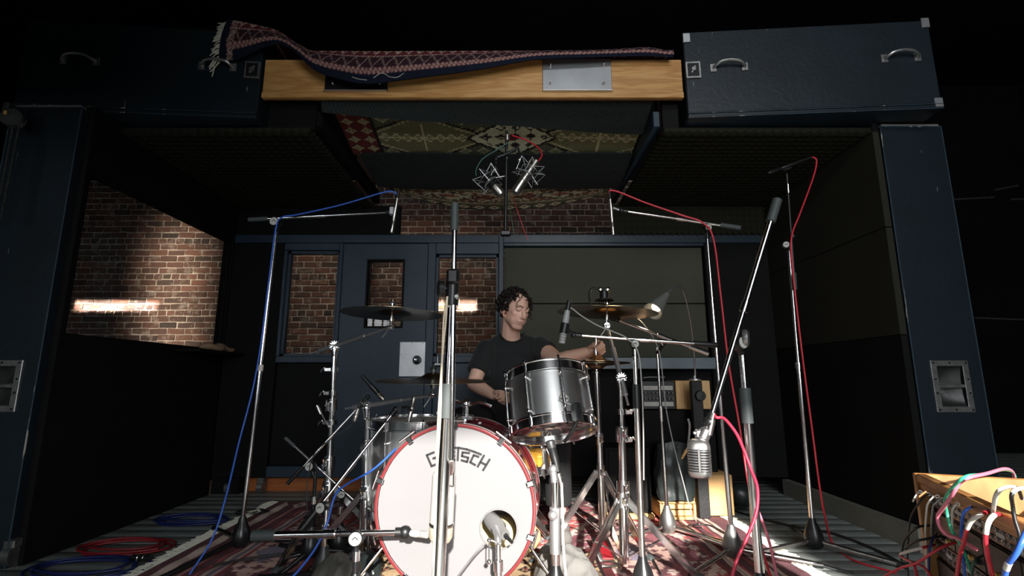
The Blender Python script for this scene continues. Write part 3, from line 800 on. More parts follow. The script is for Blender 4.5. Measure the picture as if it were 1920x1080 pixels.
# ---- burgundy rug thrown over the beam
topc = [(428, 38), (470, 46), (520, 60), (556, 84), (600, 101), (700, 102), (800, 102), (1000, 100), (1150, 96), (1215, 92), (1258, 103)]
botc = [(412, 116), (450, 110), (500, 88), (530, 84), (560, 102), (590, 132), (640, 150), (690, 158), (760, 150), (900, 131), (1000, 113), (1100, 108), (1200, 105), (1262, 107)]
def curve_at(c, n):
    pts = crom([V((u, v, 0)) for u, v in c], 12); d = [0]
    for a, b in zip(pts, pts[1:]): d.append(d[-1] + (b - a).length)
    return [V((np.interp(s * d[-1], d, [p.x for p in pts]), np.interp(s * d[-1], d, [p.y for p in pts]), 0)) for s in np.linspace(0, 1, n)]
NU, NV = 400, 44
tcv, bcv = curve_at(topc, NU), curve_at(botc, NU); g = []
for i in range(NU):
    s = i / (NU - 1); row = []
    A = P(tcv[i].x, tcv[i].y, 2.535); B = P(bcv[i].x, bcv[i].y, 2.515 - .03 * math.sin(PI * s))
    A.z = max(A.z, 2.632 if s > .2 else A.z)
    back = A + V((0, .34, .012)); back.z = max(back.z - .03, 2.63 if s > .2 else A.z - .02)
    for j in range(NV):
        t = j / (NV - 1)
        if t < .45: q = t / .45; p = back.lerp(A, q) + V((0, 0, .010 * math.sin(PI * q)))
        else: q = (t - .45) / .55; p = A.lerp(B, q) + V((0, -.022 * math.sin(PI * q), 0))
        row.append(p)
    g.append(row)
def beam_rug(U, Vv):
    x = U * 2.5; y = (1 - Vv) * .36
    C = np.empty(x.shape + (3,)); bg_ = np.array(srgb(80, 36, 40)); nv = np.array(srgb(20, 24, 36)); ln = np.array(srgb(160, 134, 124)); dk = np.array(srgb(44, 28, 34))
    C[:] = bg_
    lay(C, (y > .045) & (y < .078), bg_ * 1.1); lay(C, (y > .045) & (y < .078) & (np.mod(stepq(x, .006) + y, .024) < .011), ln * .8)
    b2 = (y > .082) & (y < .145); lay(C, b2, dk); z = np.abs(np.mod(x, .07) - .035) / .035 * .06 + .083; lay(C, b2 & (np.abs(y - z) < .005), ln * .6); 
    lay(C, (np.abs(y - .150) < .004) & (np.mod(x, .016) < .010), ln)
    b3 = (y > .155) & (y < .235); p, c = motif(x, y + .005, .06, .08); lay(C, b3 & p, ln); lay(C, b3 & c, dk)
    lay(C, (np.abs(y - .239) < .004) & (np.mod(x, .016) < .010), ln)
    b4 = y > .245; lay(C, b4, bg_ * .8); lay(C, b4 & (np.abs(np.mod(x, .14) - .07) < .006), ln * .8)
    lay(C, y < .043, nv)
    e = (x < .035); lay(C, e, nv); lay(C, (x > .04) & (x < .075) & (np.mod(y + stepq(x, .008), .02) < .01), ln * .8)
    return C * 1.35 * (.85 + .3 * RNG.random(x.shape + (1,)))
rg = thing('draped_rug', 'burgundy rug with navy edge and pale fringe thrown over the plywood beam', 'rug', (-.2, 2.56, 2.63))
sheet('rug_cloth', g, rugm, beam_rug, .009, rg)
m = MB()
for k in range(60):
    t = k / 59; p = g[0][int(8 + t * (NV - 9))]; r = random.Random(k)
    q = p + V((-.028 - r.random() * .02, -.004 + r.uniform(-.008, .004), -.012 - r.random() * .03 - (.05 if t > .9 else 0)))
    m.tube([p, p.lerp(q, .5) + V((r.uniform(-.006, .006), -.005, r.uniform(-.01, .005))), q], .0034, 4, smooth=3)
m.build('fringe', fringem, rg)['kind'] = 'stuff'
m = MB()
for (a, b, c) in (((700, 146), (716, 137), (730, 144)), ((730, 144), (744, 145), (758, 137)), ((660, 144), (672, 148), (688, 150))):
    m.tube([P(*a, 2.475), P(*b, 2.475), P(*c, 2.475)], .0018, 5, smooth=5)
m.build('loose_thread', fringem, rg)
# ================================================================== FLOOR RUGS
col = lambda *c: np.array(srgb(*c))
def floor_rug(name, label, x0, x1, y0, y1, z, fn, nu, nv, fringe, group):
    t = thing(name, label, 'rug', ((x0 + x1) / 2, (y0 + y1) / 2, z), group)
    g = [[V((x0 + (x1 - x0) * i / nu, y0 + (y1 - y0) * j / nv, z + .009 + .003 * math.sin(i * .13) * math.sin(j * .21))) for j in range(nv + 1)] for i in range(nu + 1)]
    sheet('pile', g, rugm, fn, .008, t)
    m = MB(); r = random.Random(5)
    for k in range(int((y1 - y0) / .012) if fringe else 0):
        y = y0 + k * .012
        for x, s in ((x0, -1), (x1, 1)):
            q = V((x + s * (.06 + r.random() * .03), y + r.uniform(-.02, .02), z + .003))
            m.tube([(x, y, z + .006), ((x + q.x) / 2, y + r.uniform(-.008, .008), z + .010), q], .0035, 4)
    if fringe: m.build('fringe', fringem, t)['kind'] = 'stuff'
    return t
floor_rug('floor_rug', 'large red persian rug with pale fringes under the drum kit', -1.58, 1.26, 1.55, 3.62, 0.001,
          persian(2.84, 2.07, col(186, 96, 94), col(146, 92, 98), col(222, 196, 182), col(112, 78, 82), col(206, 168, 156), col(136, 126, 140), .34), 420, 300, True, 'floor rugs')
def leopard(U, Vv):
    x = U * 1.35; y = Vv * .75; C = np.empty(x.shape + (3,)); C[:] = col(176, 150, 116)
    p, c = motif(x + .03 * np.sin(9 * y), y + .02 * np.sin(11 * x), .10, .085); lay(C, p, col(52, 42, 40)); lay(C, c, col(120, 52, 46))
    e = np.minimum(np.minimum(x, 1.35 - x), np.minimum(y, .75 - y)); lay(C, e < .05, col(90, 44, 44)); lay(C, np.abs(e - .05) < .008, col(40, 34, 36))
    return C * (.85 + .3 * RNG.random(x.shape + (1,)))
floor_rug('floor_rug', 'small beige rug with dark motifs lying under the bass drum', -.92, .43, 1.85, 2.60, 0.013, leopard, 180, 110, False, 'floor rugs')

# ================================================================== DRUMS
def unit_frame(axis, ref=(0, 0, 1)):
    d = V(axis).normalized(); r = V(ref); x = (r - d * r.dot(d)).normalized(); return x, d.cross(x), d
def drum(name, label, c, axis, R, H, shellm, n_lug, a_off, hoop=.017, topm=headd, botm=clearm, tube_lugs=True, badge=None, group='drums of the kit'):
    """c: centre of lower rim; axis points to the top head"""
    x, y, d = unit_frame(axis, (0, 1, 0) if abs(V(axis).normalized().z) > .8 else (0, 0, 1)); c = V(c)
    t = thing(name, label, 'drum', c, group)
    MB().lathe(c, d, [(R, .012), (R, H - .012), (R - .007, H - .004), (R - .007, .004)], 64, closed=True).build('shell', shellm, t)
    for nm, h0, s in (('top_hoop', H, 1), ('bottom_hoop', 0, -1)):
        Rh = R + .012
        MB().lathe(c + d * h0, d, [(Rh - .004, -.026), (Rh + .004, -.026), (Rh + .004, -.020), (Rh, -.018), (Rh, .012), (Rh + .006, .014), (Rh + .006, .018), (Rh - .003, .018), (Rh - .004, .012)] if s > 0 else
                   [(Rh - .004, .026), (Rh + .004, .026), (Rh + .004, .020), (Rh, .018), (Rh, -.012), (Rh + .006, -.014), (Rh + .006, -.018), (Rh - .003, -.018), (Rh - .004, -.012)], 64, closed=True).build(nm, chrome, t)
    MB().lathe(c + d * (H + .002), d, [(R + .007, 0), (R - .001, .003), (0, .003)], 48).build('top_head', topm, t)
    MB().lathe(c - d * .002, d, [(R + .007, 0), (R - .001, -.003), (0, -.003)], 48).build('bottom_head', botm, t)
    for k in range(n_lug):
        a = a_off + 2 * PI * k / n_lug; e = x * math.cos(a) + y * math.sin(a); p = c + e * (R + .019)
        m = MB().cyl(p - d * .02, p + d * (H + .022), .0032, seg=8)
        if tube_lugs:
            for h in (.20, .80): m.cyl(p + d * (H * h), c + e * R + d * (H * h), .005, seg=8).ball(p + d * (H * h), .0085, 10)
            m.cyl(p + d * (H * .2), p + d * (H * .8), .0048, seg=10)
        else:
            m.cyl(p + d * (H * .25), p + d * (H * .75), .009, seg=10).cyl(p + d * (H * .5), c + e * R + d * (H * .5), .008, seg=8)
        m.cyl(p + d * (H + .018), p + d * (H + .030), .0055, seg=6).cyl(p - d * .018, p - d * .030, .0055, seg=6)
        m.build('tension_rod', chrome, t)
    return t, x, y, d

# ---- bass drum
KYAW = math.radians(5.5); kd = V((math.sin(KYAW), math.cos(KYAW), 0.0))      # front -> back
KC = P(851, 953, 2.05); KR = .312; kx, ky = V((math.cos(KYAW), -math.sin(KYAW), 0)), V((0, 0, 1))
KZ = KC.z
kick = thing('bass_drum', 'burgundy bass drum with a large white lettered front head and port hole', 'drum', (KC.x, KC.y, 0), 'drums of the kit')
KD = .37
MB().lathe(KC, kd, [(KR - .010, .03), (KR - .010, KD - .03), (KR - .017, KD - .03), (KR - .017, .03)], 96, closed=True).build('shell', burg, kick)
MB().lathe(KC, kd, [(KR - .018, .032), (KR - .018, KD - .032), (KR - .020, KD - .032), (KR - .020, .032)], 96, closed=True).build('shell_lining', liner, kick)
for h0, h1 in ((0, .042), (KD - .042, KD)):
    hp = MB().lathe(KC, kd, [(KR - .008, h0), (KR + .002, h0), (KR + .004, h0 + .003), (KR + .004, h1 - .003), (KR + .002, h1), (KR - .008, h1)], 96, closed=True).build('hoop', burg, kick)
    MB().lathe(KC, kd, [(KR + .0042, h0 + .009), (KR + .0052, h0 + .010), (KR + .0052, h0 + .018), (KR + .0042, h0 + .019)], 96).build('glint_stripe', hoop_glint, hp)
    MB().lathe(KC, kd, [(KR + .0042, h0 + .024), (KR + .0052, h0 + .025), (KR + .0052, h0 + .033), (KR + .0042, h0 + .034)], 96).build('glint_stripe', hoop_glint, hp)
    if h0 == 0: MB().lathe(KC, kd, [(KR - .0085, -.0005), (KR - .004, -.0018), (KR + .002, -.0005)], 96).build('edge_band', redhoop, hp)
hx, hz = kx, ky
hole = PLN(935, 992, KC + kd * .008, kd); hc = V(((hole - KC).dot(hx), (hole - KC).dot(hz))); HR = .071; m = MB(); n = 96; vs = []; fs = []
for i in range(n):
    a = 2 * PI * i / n; dv = V((math.cos(a), math.sin(a))); b = hc.dot(dv); cc = hc.dot(hc) - (KR - .009) ** 2; tt = -b + math.sqrt(b * b - cc)
    for q, off in ((0.0, .002), (.35, 0), (1.0, .0)):
        r = HR + (tt - HR) * q; p = hc + dv * r; vs.append(KC + hx * p.x + hz * p.y + kd * (.008 + off))
for i in range(n):
    j = (i + 1) % n
    for q in (0, 1): fs.append((i * 3 + q, j * 3 + q, j * 3 + q + 1, i * 3 + q + 1))
fh = m.add(vs, fs).build('front_head', headm, kick)
MB().ring(KC + hx * hc.x + hz * hc.y + kd * .008, kd, HR, .0035, 48, 6).build('port_rim', headm, fh)
MB().lathe(KC + kd * (KD - .008), kd, [(KR - .009, 0), (0, 0)], 64).build('batter_head', headd, kick)
# lettering on the front head (strokes)
LET = [[(268, 545), (162, 588), (232, 752), (330, 715), (298, 622), (258, 638)], [(352, 528), (388, 705)], [(352, 528), (430, 505), (446, 575), (372, 600), (455, 690)],
       [(575, 540), (488, 545), (500, 660), (580, 656)], [(495, 602), (576, 600)],
       [(330, 515), (430, 488), (530, 476), (640, 478), (760, 500), (870, 535), (975, 577)], [(634, 480), (625, 664)],
       [(800, 556), (698, 546), (690, 600), (784, 626), (766, 688), (682, 664)], [(938, 612), (866, 588), (814, 694), (888, 736)],
       [(1020, 592), (926, 760)], [(1105, 652), (1006, 814)], [(962, 690), (1054, 736)]]
m = MB(); hn = KC + kd * .0068
for st in LET:
    pts = [PLN(780 + a / 8, 780 + b / 8, hn, kd) for a, b in st]
    for a, b in zip(pts, pts[1:]):
        dd = (b - a).normalized(); w = dd.cross(kd).normalized() * .0042
        m.prism([a - dd * .0028 - w, b + dd * .0028 - w, b + dd * .0028 + w, a - dd * .0028 + w], kd * -.0006)
m.build('lettering', letterm, fh, smooth=False)['label'] = 'arched row of black outlined capital letters'
# claws with T rods
for k in range(10):
    a = 2 * PI * (k + .5) / 10; e = hx * math.cos(a) + hz * math.sin(a); tng = -hx * math.sin(a) + hz * math.cos(a)
    p = KC + e * (KR + .016)
    m = MB().box(KC + e * (KR + .010) + kd * .018, (.026, .05, .014), rot=Matrix((tng, kd, e)).transposed(), bev=.004)
    m.box(KC + e * (KR - .002) - kd * .006, (.022, .008, .028), rot=Matrix((tng, kd, e)).transposed(), bev=.003)
    m.cyl(p + kd * -.012, p + kd * .12, .0035, seg=8).cyl(p - kd * .012 - tng * .036, p - kd * .012 + tng * .036, .0042, seg=8)
    m.build('claw', chrome, kick)
for k in range(10):
    a = 2 * PI * (k + .5) / 10; e = hx * math.cos(a) + hz * math.sin(a); tng = -hx * math.sin(a) + hz * math.cos(a)
    MB().box(KC + e * (KR - .002) + kd * (KD / 2), (.018, .05, .018), rot=Matrix((tng, kd, e)).transposed(), bev=.006).build('lug', chrome, kick)
for s in (-1, 1):
    p = KC + hx * (s * KR * .86) - hz * KR * .42 + kd * .09; q = V((p.x + s * .16, p.y - .10, .012))
    MB().cyl(p, q, .0065, seg=10).ball(q, .012, 10).cyl(p - hx * s * .03, p + hx * s * .035, .016, seg=12).build('spur', chrome, kick)
mt = KC + kd * .22 + hz * (KR + .01)
MB().box(mt, (.07, .07, .025), bev=.006).cyl(mt, mt + V((0, 0, .06)), .014).ball(mt + V((0, 0, .06)), .022).tube([mt + V((0, 0, .06)), mt + V((-.05, -.02, .075)), mt + V((-.09, -.03, .05))], .008).tube([mt + V((0, 0, .05)), mt + V((.06, -.02, .07)), mt + V((.11, 0, .05))], .008).build('tom_bracket', chrome, kick)
# damping pillow seen through the port
pw = MB().ball(hole + kd * .20 + V((-.05, 0, -.09)), (.20, .10, .10), 20); pw.v = [(x + .008 * math.sin(40 * z), y, z + .008 * math.sin(30 * x)) for x, y, z in pw.v]
one(pw, 'pillow', mat('tan_pillow', srgb(206, 184, 130), .9, bump=.4, bscale=10), 'tan pillow stuffed inside the bass drum behind the port hole', 'pillow')

# ---- rack tom (leaning back, clear bottom head toward the camera)
ta = V((-.09, .36, 1)).normalized(); tb = P(1037, 807, 2.24)
tom, tx, ty, td = drum('rack_tom', 'brushed steel rack tom with clear bottom head above the bass drum', tb, ta, .176, .238, steel, 8, math.radians(14))
e = None
bc = PLN(1067, 738, tb + V((0, -.19, 0)), V((0, 1, 0)))
q = bc - tb; hgt = q.dot(td); rad = (q - td * hgt).normalized(); bp = tb + td * hgt + rad * .1775; tn = td.cross(rad).normalized()
Rb = Matrix((tn, td, rad)).transposed()
bd = MB().lathe(bp, rad, [(.0215, 0), (.0215, .0015), (.0185, .0018), (.0180, .0010), (0, .0010)], 28).build('badge', whitec, tom)
m = MB()
m.ring(bp + rad * .0016, rad, .0195, .0012, 28, 5)
for k in range(-2, 3): m.box(bp + rad * .0016 + tn * (k * .0065), (.0025, .011, .0015), rot=Rb)
m.box(bp + rad * .0016, (.034, .0022, .0015), rot=Rb); m.box(bp + rad * .0016 + td * .011, (.016, .004, .0015), rot=Rb); m.box(bp + rad * .0016 - td * .011, (.016, .004, .0015), rot=Rb)
m.build('badge_emblem', blackm, bd)
MB().box(bp - tn * .0 + rad * .001 - td * .016, (.056, .006, .002), rot=Matrix((tn * .94 - td * .34, td * .94 + tn * .34, rad)).transposed()).build('badge_ribbon', alum, bd)
cl = tb + td * .02 + (V((.45, -.9, 0)) - td * V((.45, -.9, 0)).dot(td)).normalized() * .20
MB().box(cl, (.026, .03, .075), rot=(-.2, 0, .4), bev=.005).tube([cl - V((0, 0, .03)), cl + V((-.03, .02, -.09)), cl + V((-.05, .05, -.12))], .008, smooth=4).build('tom_clamp', blackp, tom)

# ---- floor tom, left
fc = P(776, 790, 2.58); ft, *_ = drum('floor_tom', 'brushed steel floor tom standing left behind the bass drum', (fc.x, fc.y, fc.z - .40), (0, -.02, 1), .205, .40, steel, 8, math.radians(22), botm=headd)
for a in (200, 320, 80):
    e = V((math.cos(math.radians(a)), math.sin(math.radians(a)), 0)); p = V((fc.x, fc.y, 0)) + e * .232
    MB().cyl(p + V((0, 0, .012)), p + V((0, 0, .47)), .0065, seg=10).cyl(p, p + V((0, 0, .03)), .013, seg=10).box(p - e * .013 + V((0, 0, .36)), (.03, .03, .05), bev=.005).build('leg', chrome, ft)
# ---- snare
sc_ = P(966, 880, 2.62); sn, *_ = drum('snare_drum', 'gold sparkle snare drum glimpsed below the rack tom', (sc_.x, sc_.y, sc_.z), (-.03, .05, 1), .176, .135, gold, 10, math.radians(8), tube_lugs=False)
so = V((sc_.x + .13, sc_.y - .115, sc_.z))
MB().box(so + V((0, 0, .07)), (.04, .05, .10), rot=(0, 0, .8), bev=.006).tube([so + V((.02, -.02, .12)), so + V((.04, -.03, .08)), so + V((.035, -.025, 0.0))], .006).build('strainer', bluec if False else chrome, sn)

# ================================================================== CYMBALS
def cymbal(name, label, c, R, tilt, m, bell=.055, rise=.022, group='cymbals'):
    """tilt: unit up vector of the cymbal"""
    t = V(tilt).normalized()
    pr = [(.006, .5 * rise + .028), (bell * .55, .5 * rise + .024), (bell * .9, .5 * rise + .012), (bell * 1.15, .5 * rise + .004), (R * .45, rise * .40), (R * .72, rise * .22), (R, 0), (R, -.0012), (R * .72, rise * .22 - .0015), (R * .45, rise * .40 - .0015), (bell * 1.15, .5 * rise + .002), (bell * .9, .5 * rise + .010), (bell * .55, .5 * rise + .022), (.006, .5 * rise + .026)]
    g = MB().lathe(V(c) - t * .01, t, pr, 72, closed=True)
    return one(g, name, m, label, 'cymbal', group, base=c)
C1 = P(735, 585, 2.45); cymbal('crash_cymbal', 'dark crash cymbal hanging high in front of the door window', C1, .245, (0.02, .02, 1), bronze)
C2 = P(812, 710, 2.36); cymbal('crash_cymbal', 'dark crash cymbal low at the left, edge-on above the bass drum', C2, .262, (.01, -.05, 1), bronze)
C3 = P(1138, 583, 2.52); cymbal('ride_cymbal', 'bronze ride cymbal at the right under the grey lamp shade', C3, .252, (.05, .0, 1), bronze2, .06, .03)
C4 = P(1118, 681, 2.70)
cymbal('hi_hat_cymbal', 'upper hi-hat cymbal just below the left hand of the drummer', C4 + V((0, 0, .016)), .178, (.02, 0, 1), bronze2, .05, .020, 'hi-hat pair')
hb = MB().lathe(C4 - V((0, 0, .002)), (0, 0, -1), [(.006, .03), (.03, .027), (.048, .014), (.06, .010), (.12, .005), (.178, -.001), (.178, .0004), (.12, .0065), (.06, .0115), (.048, .0155), (.03, .0285), (.006, .0315)], 72, closed=True)
one(hb, 'hi_hat_cymbal', bronze, 'lower hi-hat cymbal with its bell facing down', 'cymbal', 'hi-hat pair')

# ================================================================== STANDS
def cluster(m, p, d, r, s=1.5):
    """wing-nut clamp: collar + ears + bolt"""
    x, y, d = frame_of(d); p = V(p)
    m.cyl(p - d * .020 * s, p + d * .020 * s, r + .006, seg=14)
    m.box(p + x * (r + .014), (.028 * s, .012, .022 * s), rot=Matrix((x, y, d)).transposed(), bev=.003)
    m.cyl(p + x * (r + .020), p + x * (r + .05 * s), .004, seg=8)
    m.tube([p + x * (r + .045 * s) - d * .018 * s, p + x * (r + .038 * s), p + x * (r + .045 * s) + d * .018 * s], .0045, 6)
    return m
def tilter(m, p, axis, r=.018):
    """toothed ratchet tilter disc"""
    x, y, d = frame_of(axis); p = V(p)
    m.lathe(p - d * .014, d, [(0, 0), (r * .8, 0), (r, .004), (r, .024), (r * .8, .028), (0, .028)], 18)
    for k in range(12):
        a = 2 * PI * k / 12; m.box(p + (x * math.cos(a) + y * math.sin(a)) * r, (.004, .004, .030), rot=Matrix((x, y, d)).transposed())
    m.cyl(p + d * .014, p + d * .035, .006, seg=8).box(p + d * .035, (.03, .006, .012), rot=Matrix((x, y, d)).transposed(), bev=.002)
    return m
def tripod_legs(t, p, h, spread, m_, a0=20, braces=True, w=.026):
    """double-strut legs around pole foot p (x,y,0), hub at height h"""
    p = V(p)
    for k in range(3):
        a = math.radians(a0 + 120 * k); e = V((math.cos(a), math.sin(a), 0)); s = V((-e.y, e.x, 0))
        foot = p + e * spread + V((0, 0, .016)); top = p + e * .02 + V((0, 0, h)); m = MB()
        for o in (-.009, .009):
            dd = (foot - top); R = Matrix((s, dd.normalized().cross(s), dd.normalized())).transposed(); m.box((foot + top) / 2 + s * o, (.004, w, dd.length), rot=R)
        lg = m.build('leg', m_, t)
        f = MB().box(foot + V((0, 0, .002)), (.055, .034, .030), rot=(0, 0, a), bev=.009).build('rubber_foot', rubber, lg)
        if braces:
            b0 = p + e * .018 + V((0, 0, h * .22)); b1 = top.lerp(foot, .52); dd = b1 - b0; R = Matrix((s, dd.normalized().cross(s), dd.normalized())).transposed()
            MB().box((b0 + b1) / 2, (.024, .004, dd.length), rot=R, bev=.001).build('brace', m_, t)
def cymbal_stand(name, label, foot, top, cym, ctilt, pivot_dir, boom_back, r=.0160, h=.30, spread=.30, a0=30):
    """foot (x,y), boom pivot point top, cym: cymbal centre; boom tail sticks out boom_back past the pivot"""
    t = thing(name, label, 'stand', (foot[0], foot[1], 0), 'cymbal stands'); f = V((foot[0], foot[1], 0)); top = V(top)
    tripod_legs(t, f, h, spread, chrome, a0)
    mid = f.lerp(V((top.x, top.y, 0)), 1.0)
    H = top.z; pts = [f + V((0, 0, .04)), f.lerp(top, .42) , f.lerp(top, .70), top]
    MB().cyl(pts[0], pts[1], r * 1.25, seg=18).build('lower_tube', chrome, t)
    MB().cyl(pts[1], pts[2], r, seg=18).build('middle_tube', chrome, t)
    MB().cyl(pts[2], top - V((0, 0, .04)), r * .75, seg=16).build('upper_tube', chrome, t)
    for p in (pts[1], pts[2]): cluster(MB(), p, top - f, r * 1.3).build('height_clamp', chrome, t)
    cluster(MB(), f + V((0, 0, h)), top - f, r * 1.5).cyl(f + V((0, 0, h - .03)), f + V((0, 0, h + .03)), .024, seg=14).build('leg_collar', chrome, t)
    up = V(ctilt).normalized(); tip = V(cym) - up * .075; d = (tip - top).normalized(); tail = top - d * boom_back
    bm = MB().cyl(tail, tail.lerp(top, .35), .006, seg=10).cyl(tail.lerp(top, .35), top + d * ((tip - top).length * .55), .0115, seg=14).cyl(top + d * ((tip - top).length * .5), tip, .0075, seg=12).build('boom_arm', alum, t)
    m = tilter(MB(), top, pivot_dir, .022); m.lathe(top - V((0, 0, .065)), (0, 0, 1), [(r * .8, 0), (.012, .01), (.020, .05), (.018, .06)], 14); m.build('boom_tilter', chrome, t)
    tl = tilter(MB(), tip, pivot_dir, .012).build('cymbal_tilter', chrome, t)
    MB().cyl(tip, V(cym) + up * .065, .0035, seg=8).cyl(V(cym) - up * .045, V(cym) - up * .02, .012, seg=12).build('cymbal_rod', chrome, t)
    MB().cyl(V(cym) + up * .016, V(cym) + up * .030, .015, seg=14).build('felt', blackp, t)
    MB().cyl(V(cym) + up * .032, V(cym) + up * .042, .008, seg=10).box(V(cym) + up * .044, (.034, .005, .016), rot=(0, 0, .5), bev=.002).build('wing_nut', chrome, t)
    MB().tube([tip + V((-.004, -.015, -.004)), tip + V((-.018, -.02, -.03)), tip + V((-.034, -.02, -.052))], .0035, 6).build('tilt_lever', zinc, t)
    return t
s1 = F(614, 975); s1 = (P(618, 900, 2.62).x, 2.62)
cymbal_stand('cymbal_stand', 'chrome boom stand holding the high crash before the door', s1, P(628, 648, 2.62), C1, (0.02, .02, 1), (0, -1, 0), .17, a0=10)
s2 = (P(690, 930, 2.50).x, 2.50)
cymbal_stand('cymbal_stand', 'chrome double-tube boom stand at the left rim of the bass drum, low crash', s2, P(688, 760, 2.50), C2, (.01, -.05, 1), (0, -1, 0), .13, r=.0175, a0=50, spread=.27)
s3 = (P(1166, 930, 2.36).x, 2.36)
cymbal_stand('cymbal_stand', 'chrome stand right of the rack tom with slanted arm to the ride', s3, P(1180, 700, 2.36) + V((-.04, 0, -.02)), C3, (.05, .0, 1), (0, -1, 0), .14, r=.0170, a0=-20, spread=.30)
# extra memory clamps
for u, v, Y, rr_ in ((1166, 772, 2.36, .014), (1166, 824, 2.36, .017), (626, 693, 2.62, .012), (624.5, 737, 2.62, .015), (622, 792, 2.62, .018)):
    q = P(u, v, Y); ms = bpy.data.objects['cymbal_stand.002' if u > 1000 else 'cymbal_stand']
    m = MB().cyl(q - V((0, 0, .012)), q + V((0, 0, .012)), rr_ + .008, seg=14).box(q + V((.03 if u > 1000 else -.03, -.004, 0)), (.034, .022, .022), bev=.004)
    sgn = 1 if u > 1000 else -1
    m.tube([q + V((sgn * .046, -.01, .012)), q + V((sgn * .056, -.014, .002)), q + V((sgn * .064, -.014, -.012))], .0045, 6); m.build('memory_clamp', chrome, ms)
q = P(617, 802, 2.60); MB().cyl(q, P(595, 762, 2.58), .0042, seg=8).cyl(P(601, 776, 2.585), P(594, 760, 2.58), .0085, seg=12).build('stub_arm', chrome2, bpy.data.objects['cymbal_stand'])
# ---- hi-hat stand
hf = V((C4.x + .005, C4.y, 0)); hh = thing('hi_hat_stand', 'chrome hi-hat stand with long pull rod, behind the rack tom', 'stand', hf)
tripod_legs(hh, hf, .36, .27, chrome, 70)
MB().cyl(hf + V((0, 0, .05)), hf + V((0, 0, .52)), .0175, seg=18).build('lower_tube', chrome, hh)
MB().cyl(hf + V((0, 0, .50)), C4 - V((0, 0, .055)), .0135, seg=18).build('upper_tube', chrome, hh)
MB().lathe(C4 - V((0, 0, .055)), (0, 0, 1), [(.011, 0), (.026, .004), (.026, .010), (.012, .016), (.012, .022)], 18).build('seat_cup', chrome, hh)
MB().cyl(C4 - V((0, 0, .05)), P(1118, 631, 2.70), .0032, seg=8).build('pull_rod', chrome, hh)
MB().cyl(C4 + V((0, 0, .04)), C4 + V((0, 0, .10)), .0085, seg=12).cyl(C4 + V((0, 0, .055)), C4 + V((0, 0, .060)), .016, seg=12).box(C4 + V((.015, -.004, .09)), (.03, .006, .01), bev=.002).build('clutch', chrome, hh)
for q in (.36, .52): cluster(MB(), hf + V((0, 0, q)), (0, 0, 1), .016).build('height_clamp', chrome, hh)
m = MB().box(hf + V((-.02, -.17, .035)), (.085, .27, .008), rot=(.13, 0, 0), bev=.002)
pd = m.build('footboard', chrome2, hh); MB().box(hf + V((-.02, -.17, .043)), (.05, .18, .004), rot=(.13, 0, 0)).build('footboard_plate', redpad, pd)
MB().box(hf + V((-.02, -.32, .014)), (.085, .06, .022), bev=.004).build('heel_plate', chrome2, hh)
# ---- snare stand
sf = V((sc_.x + .02, sc_.y + .02, 0)); ss = thing('snare_stand', 'chrome snare stand with basket arms below the gold drum', 'stand', sf)
tripod_legs(ss, sf, .22, .22, chrome, -75)
MB().cyl(sf + V((0, 0, .04)), sf + V((0, 0, sc_.z - .07)), .0125, seg=16).build('tube', chrome, ss)
m = MB()
for k in range(3):
    a = math.radians(-90 + 120 * k); e = V((math.cos(a), math.sin(a), 0)); q = V((sc_.x, sc_.y, sc_.z - .03)) + e * .196
    m2 = MB().tube([sf + V((0, 0, sc_.z - .08)), V((sc_.x, sc_.y, sc_.z - .045)) + e * .10, q, q + V((0, 0, .035))], .007, 8); m2.build('basket_arm', chrome, ss)
# ---- tom stand: leaning tube left of the microphone pole
tf = P(1170, 1000, 2.33); 
# ---- bass drum pedal
kp = KC + kd * (KD + .05); kp.z = 0
pd = thing('bass_drum_pedal', 'chrome bass drum pedal with red plate behind the drum', 'pedal', kp)
MB().box(kp + V((.02, .14, .045)), (.085, .30, .008), rot=(-.16, 0, -.15), bev=.002).build('footboard', chrome2, pd)
MB().box(kp + V((.02, .14, .012)), (.10, .34, .008), rot=(0, 0, -.15)).build('base_plate', redpad, pd)
for s in (-.05, .05): MB().box(kp + V((s, 0, .10)), (.012, .03, .19), bev=.003).build('post', chrome, pd)
MB().cyl(kp + V((-.09, 0, .185)), kp + V((.09, 0, .185)), .007).build('axle', chrome, pd)
MB().cyl(kp + V((0, 0, .185)), kp + V((0, -.02, .36)), .004).cyl(kp + V((0, -.045, .36)), kp + V((0, -.002, .36)), .022, seg=14).build('beater', blackp, pd)
sp = [kp + V((.075 + .009 * math.cos(k * .9), .02 + .009 * math.sin(k * .9), .06 + k * .0016)) for k in range(80)]
MB().tube(sp, .0016, 5).build('spring', chrome, pd)

# ---- drum throne
tr = thing('drum_throne', 'round black drum stool mostly hidden under the drummer', 'stool', (-.02, 3.12, 0))
MB().lathe((-.02, 3.12, .44), (0, 0, 1), [(0, 0), (.15, .0), (.165, .015), (.165, .06), (.14, .08), (0, .085)], 28).build('seat', blackp, tr)
MB().cyl((-.02, 3.12, .05), (-.02, 3.12, .44), .016).build('tube', chrome, tr); tripod_legs(tr, (-.02, 3.12, 0), .26, .26, chrome, 90)
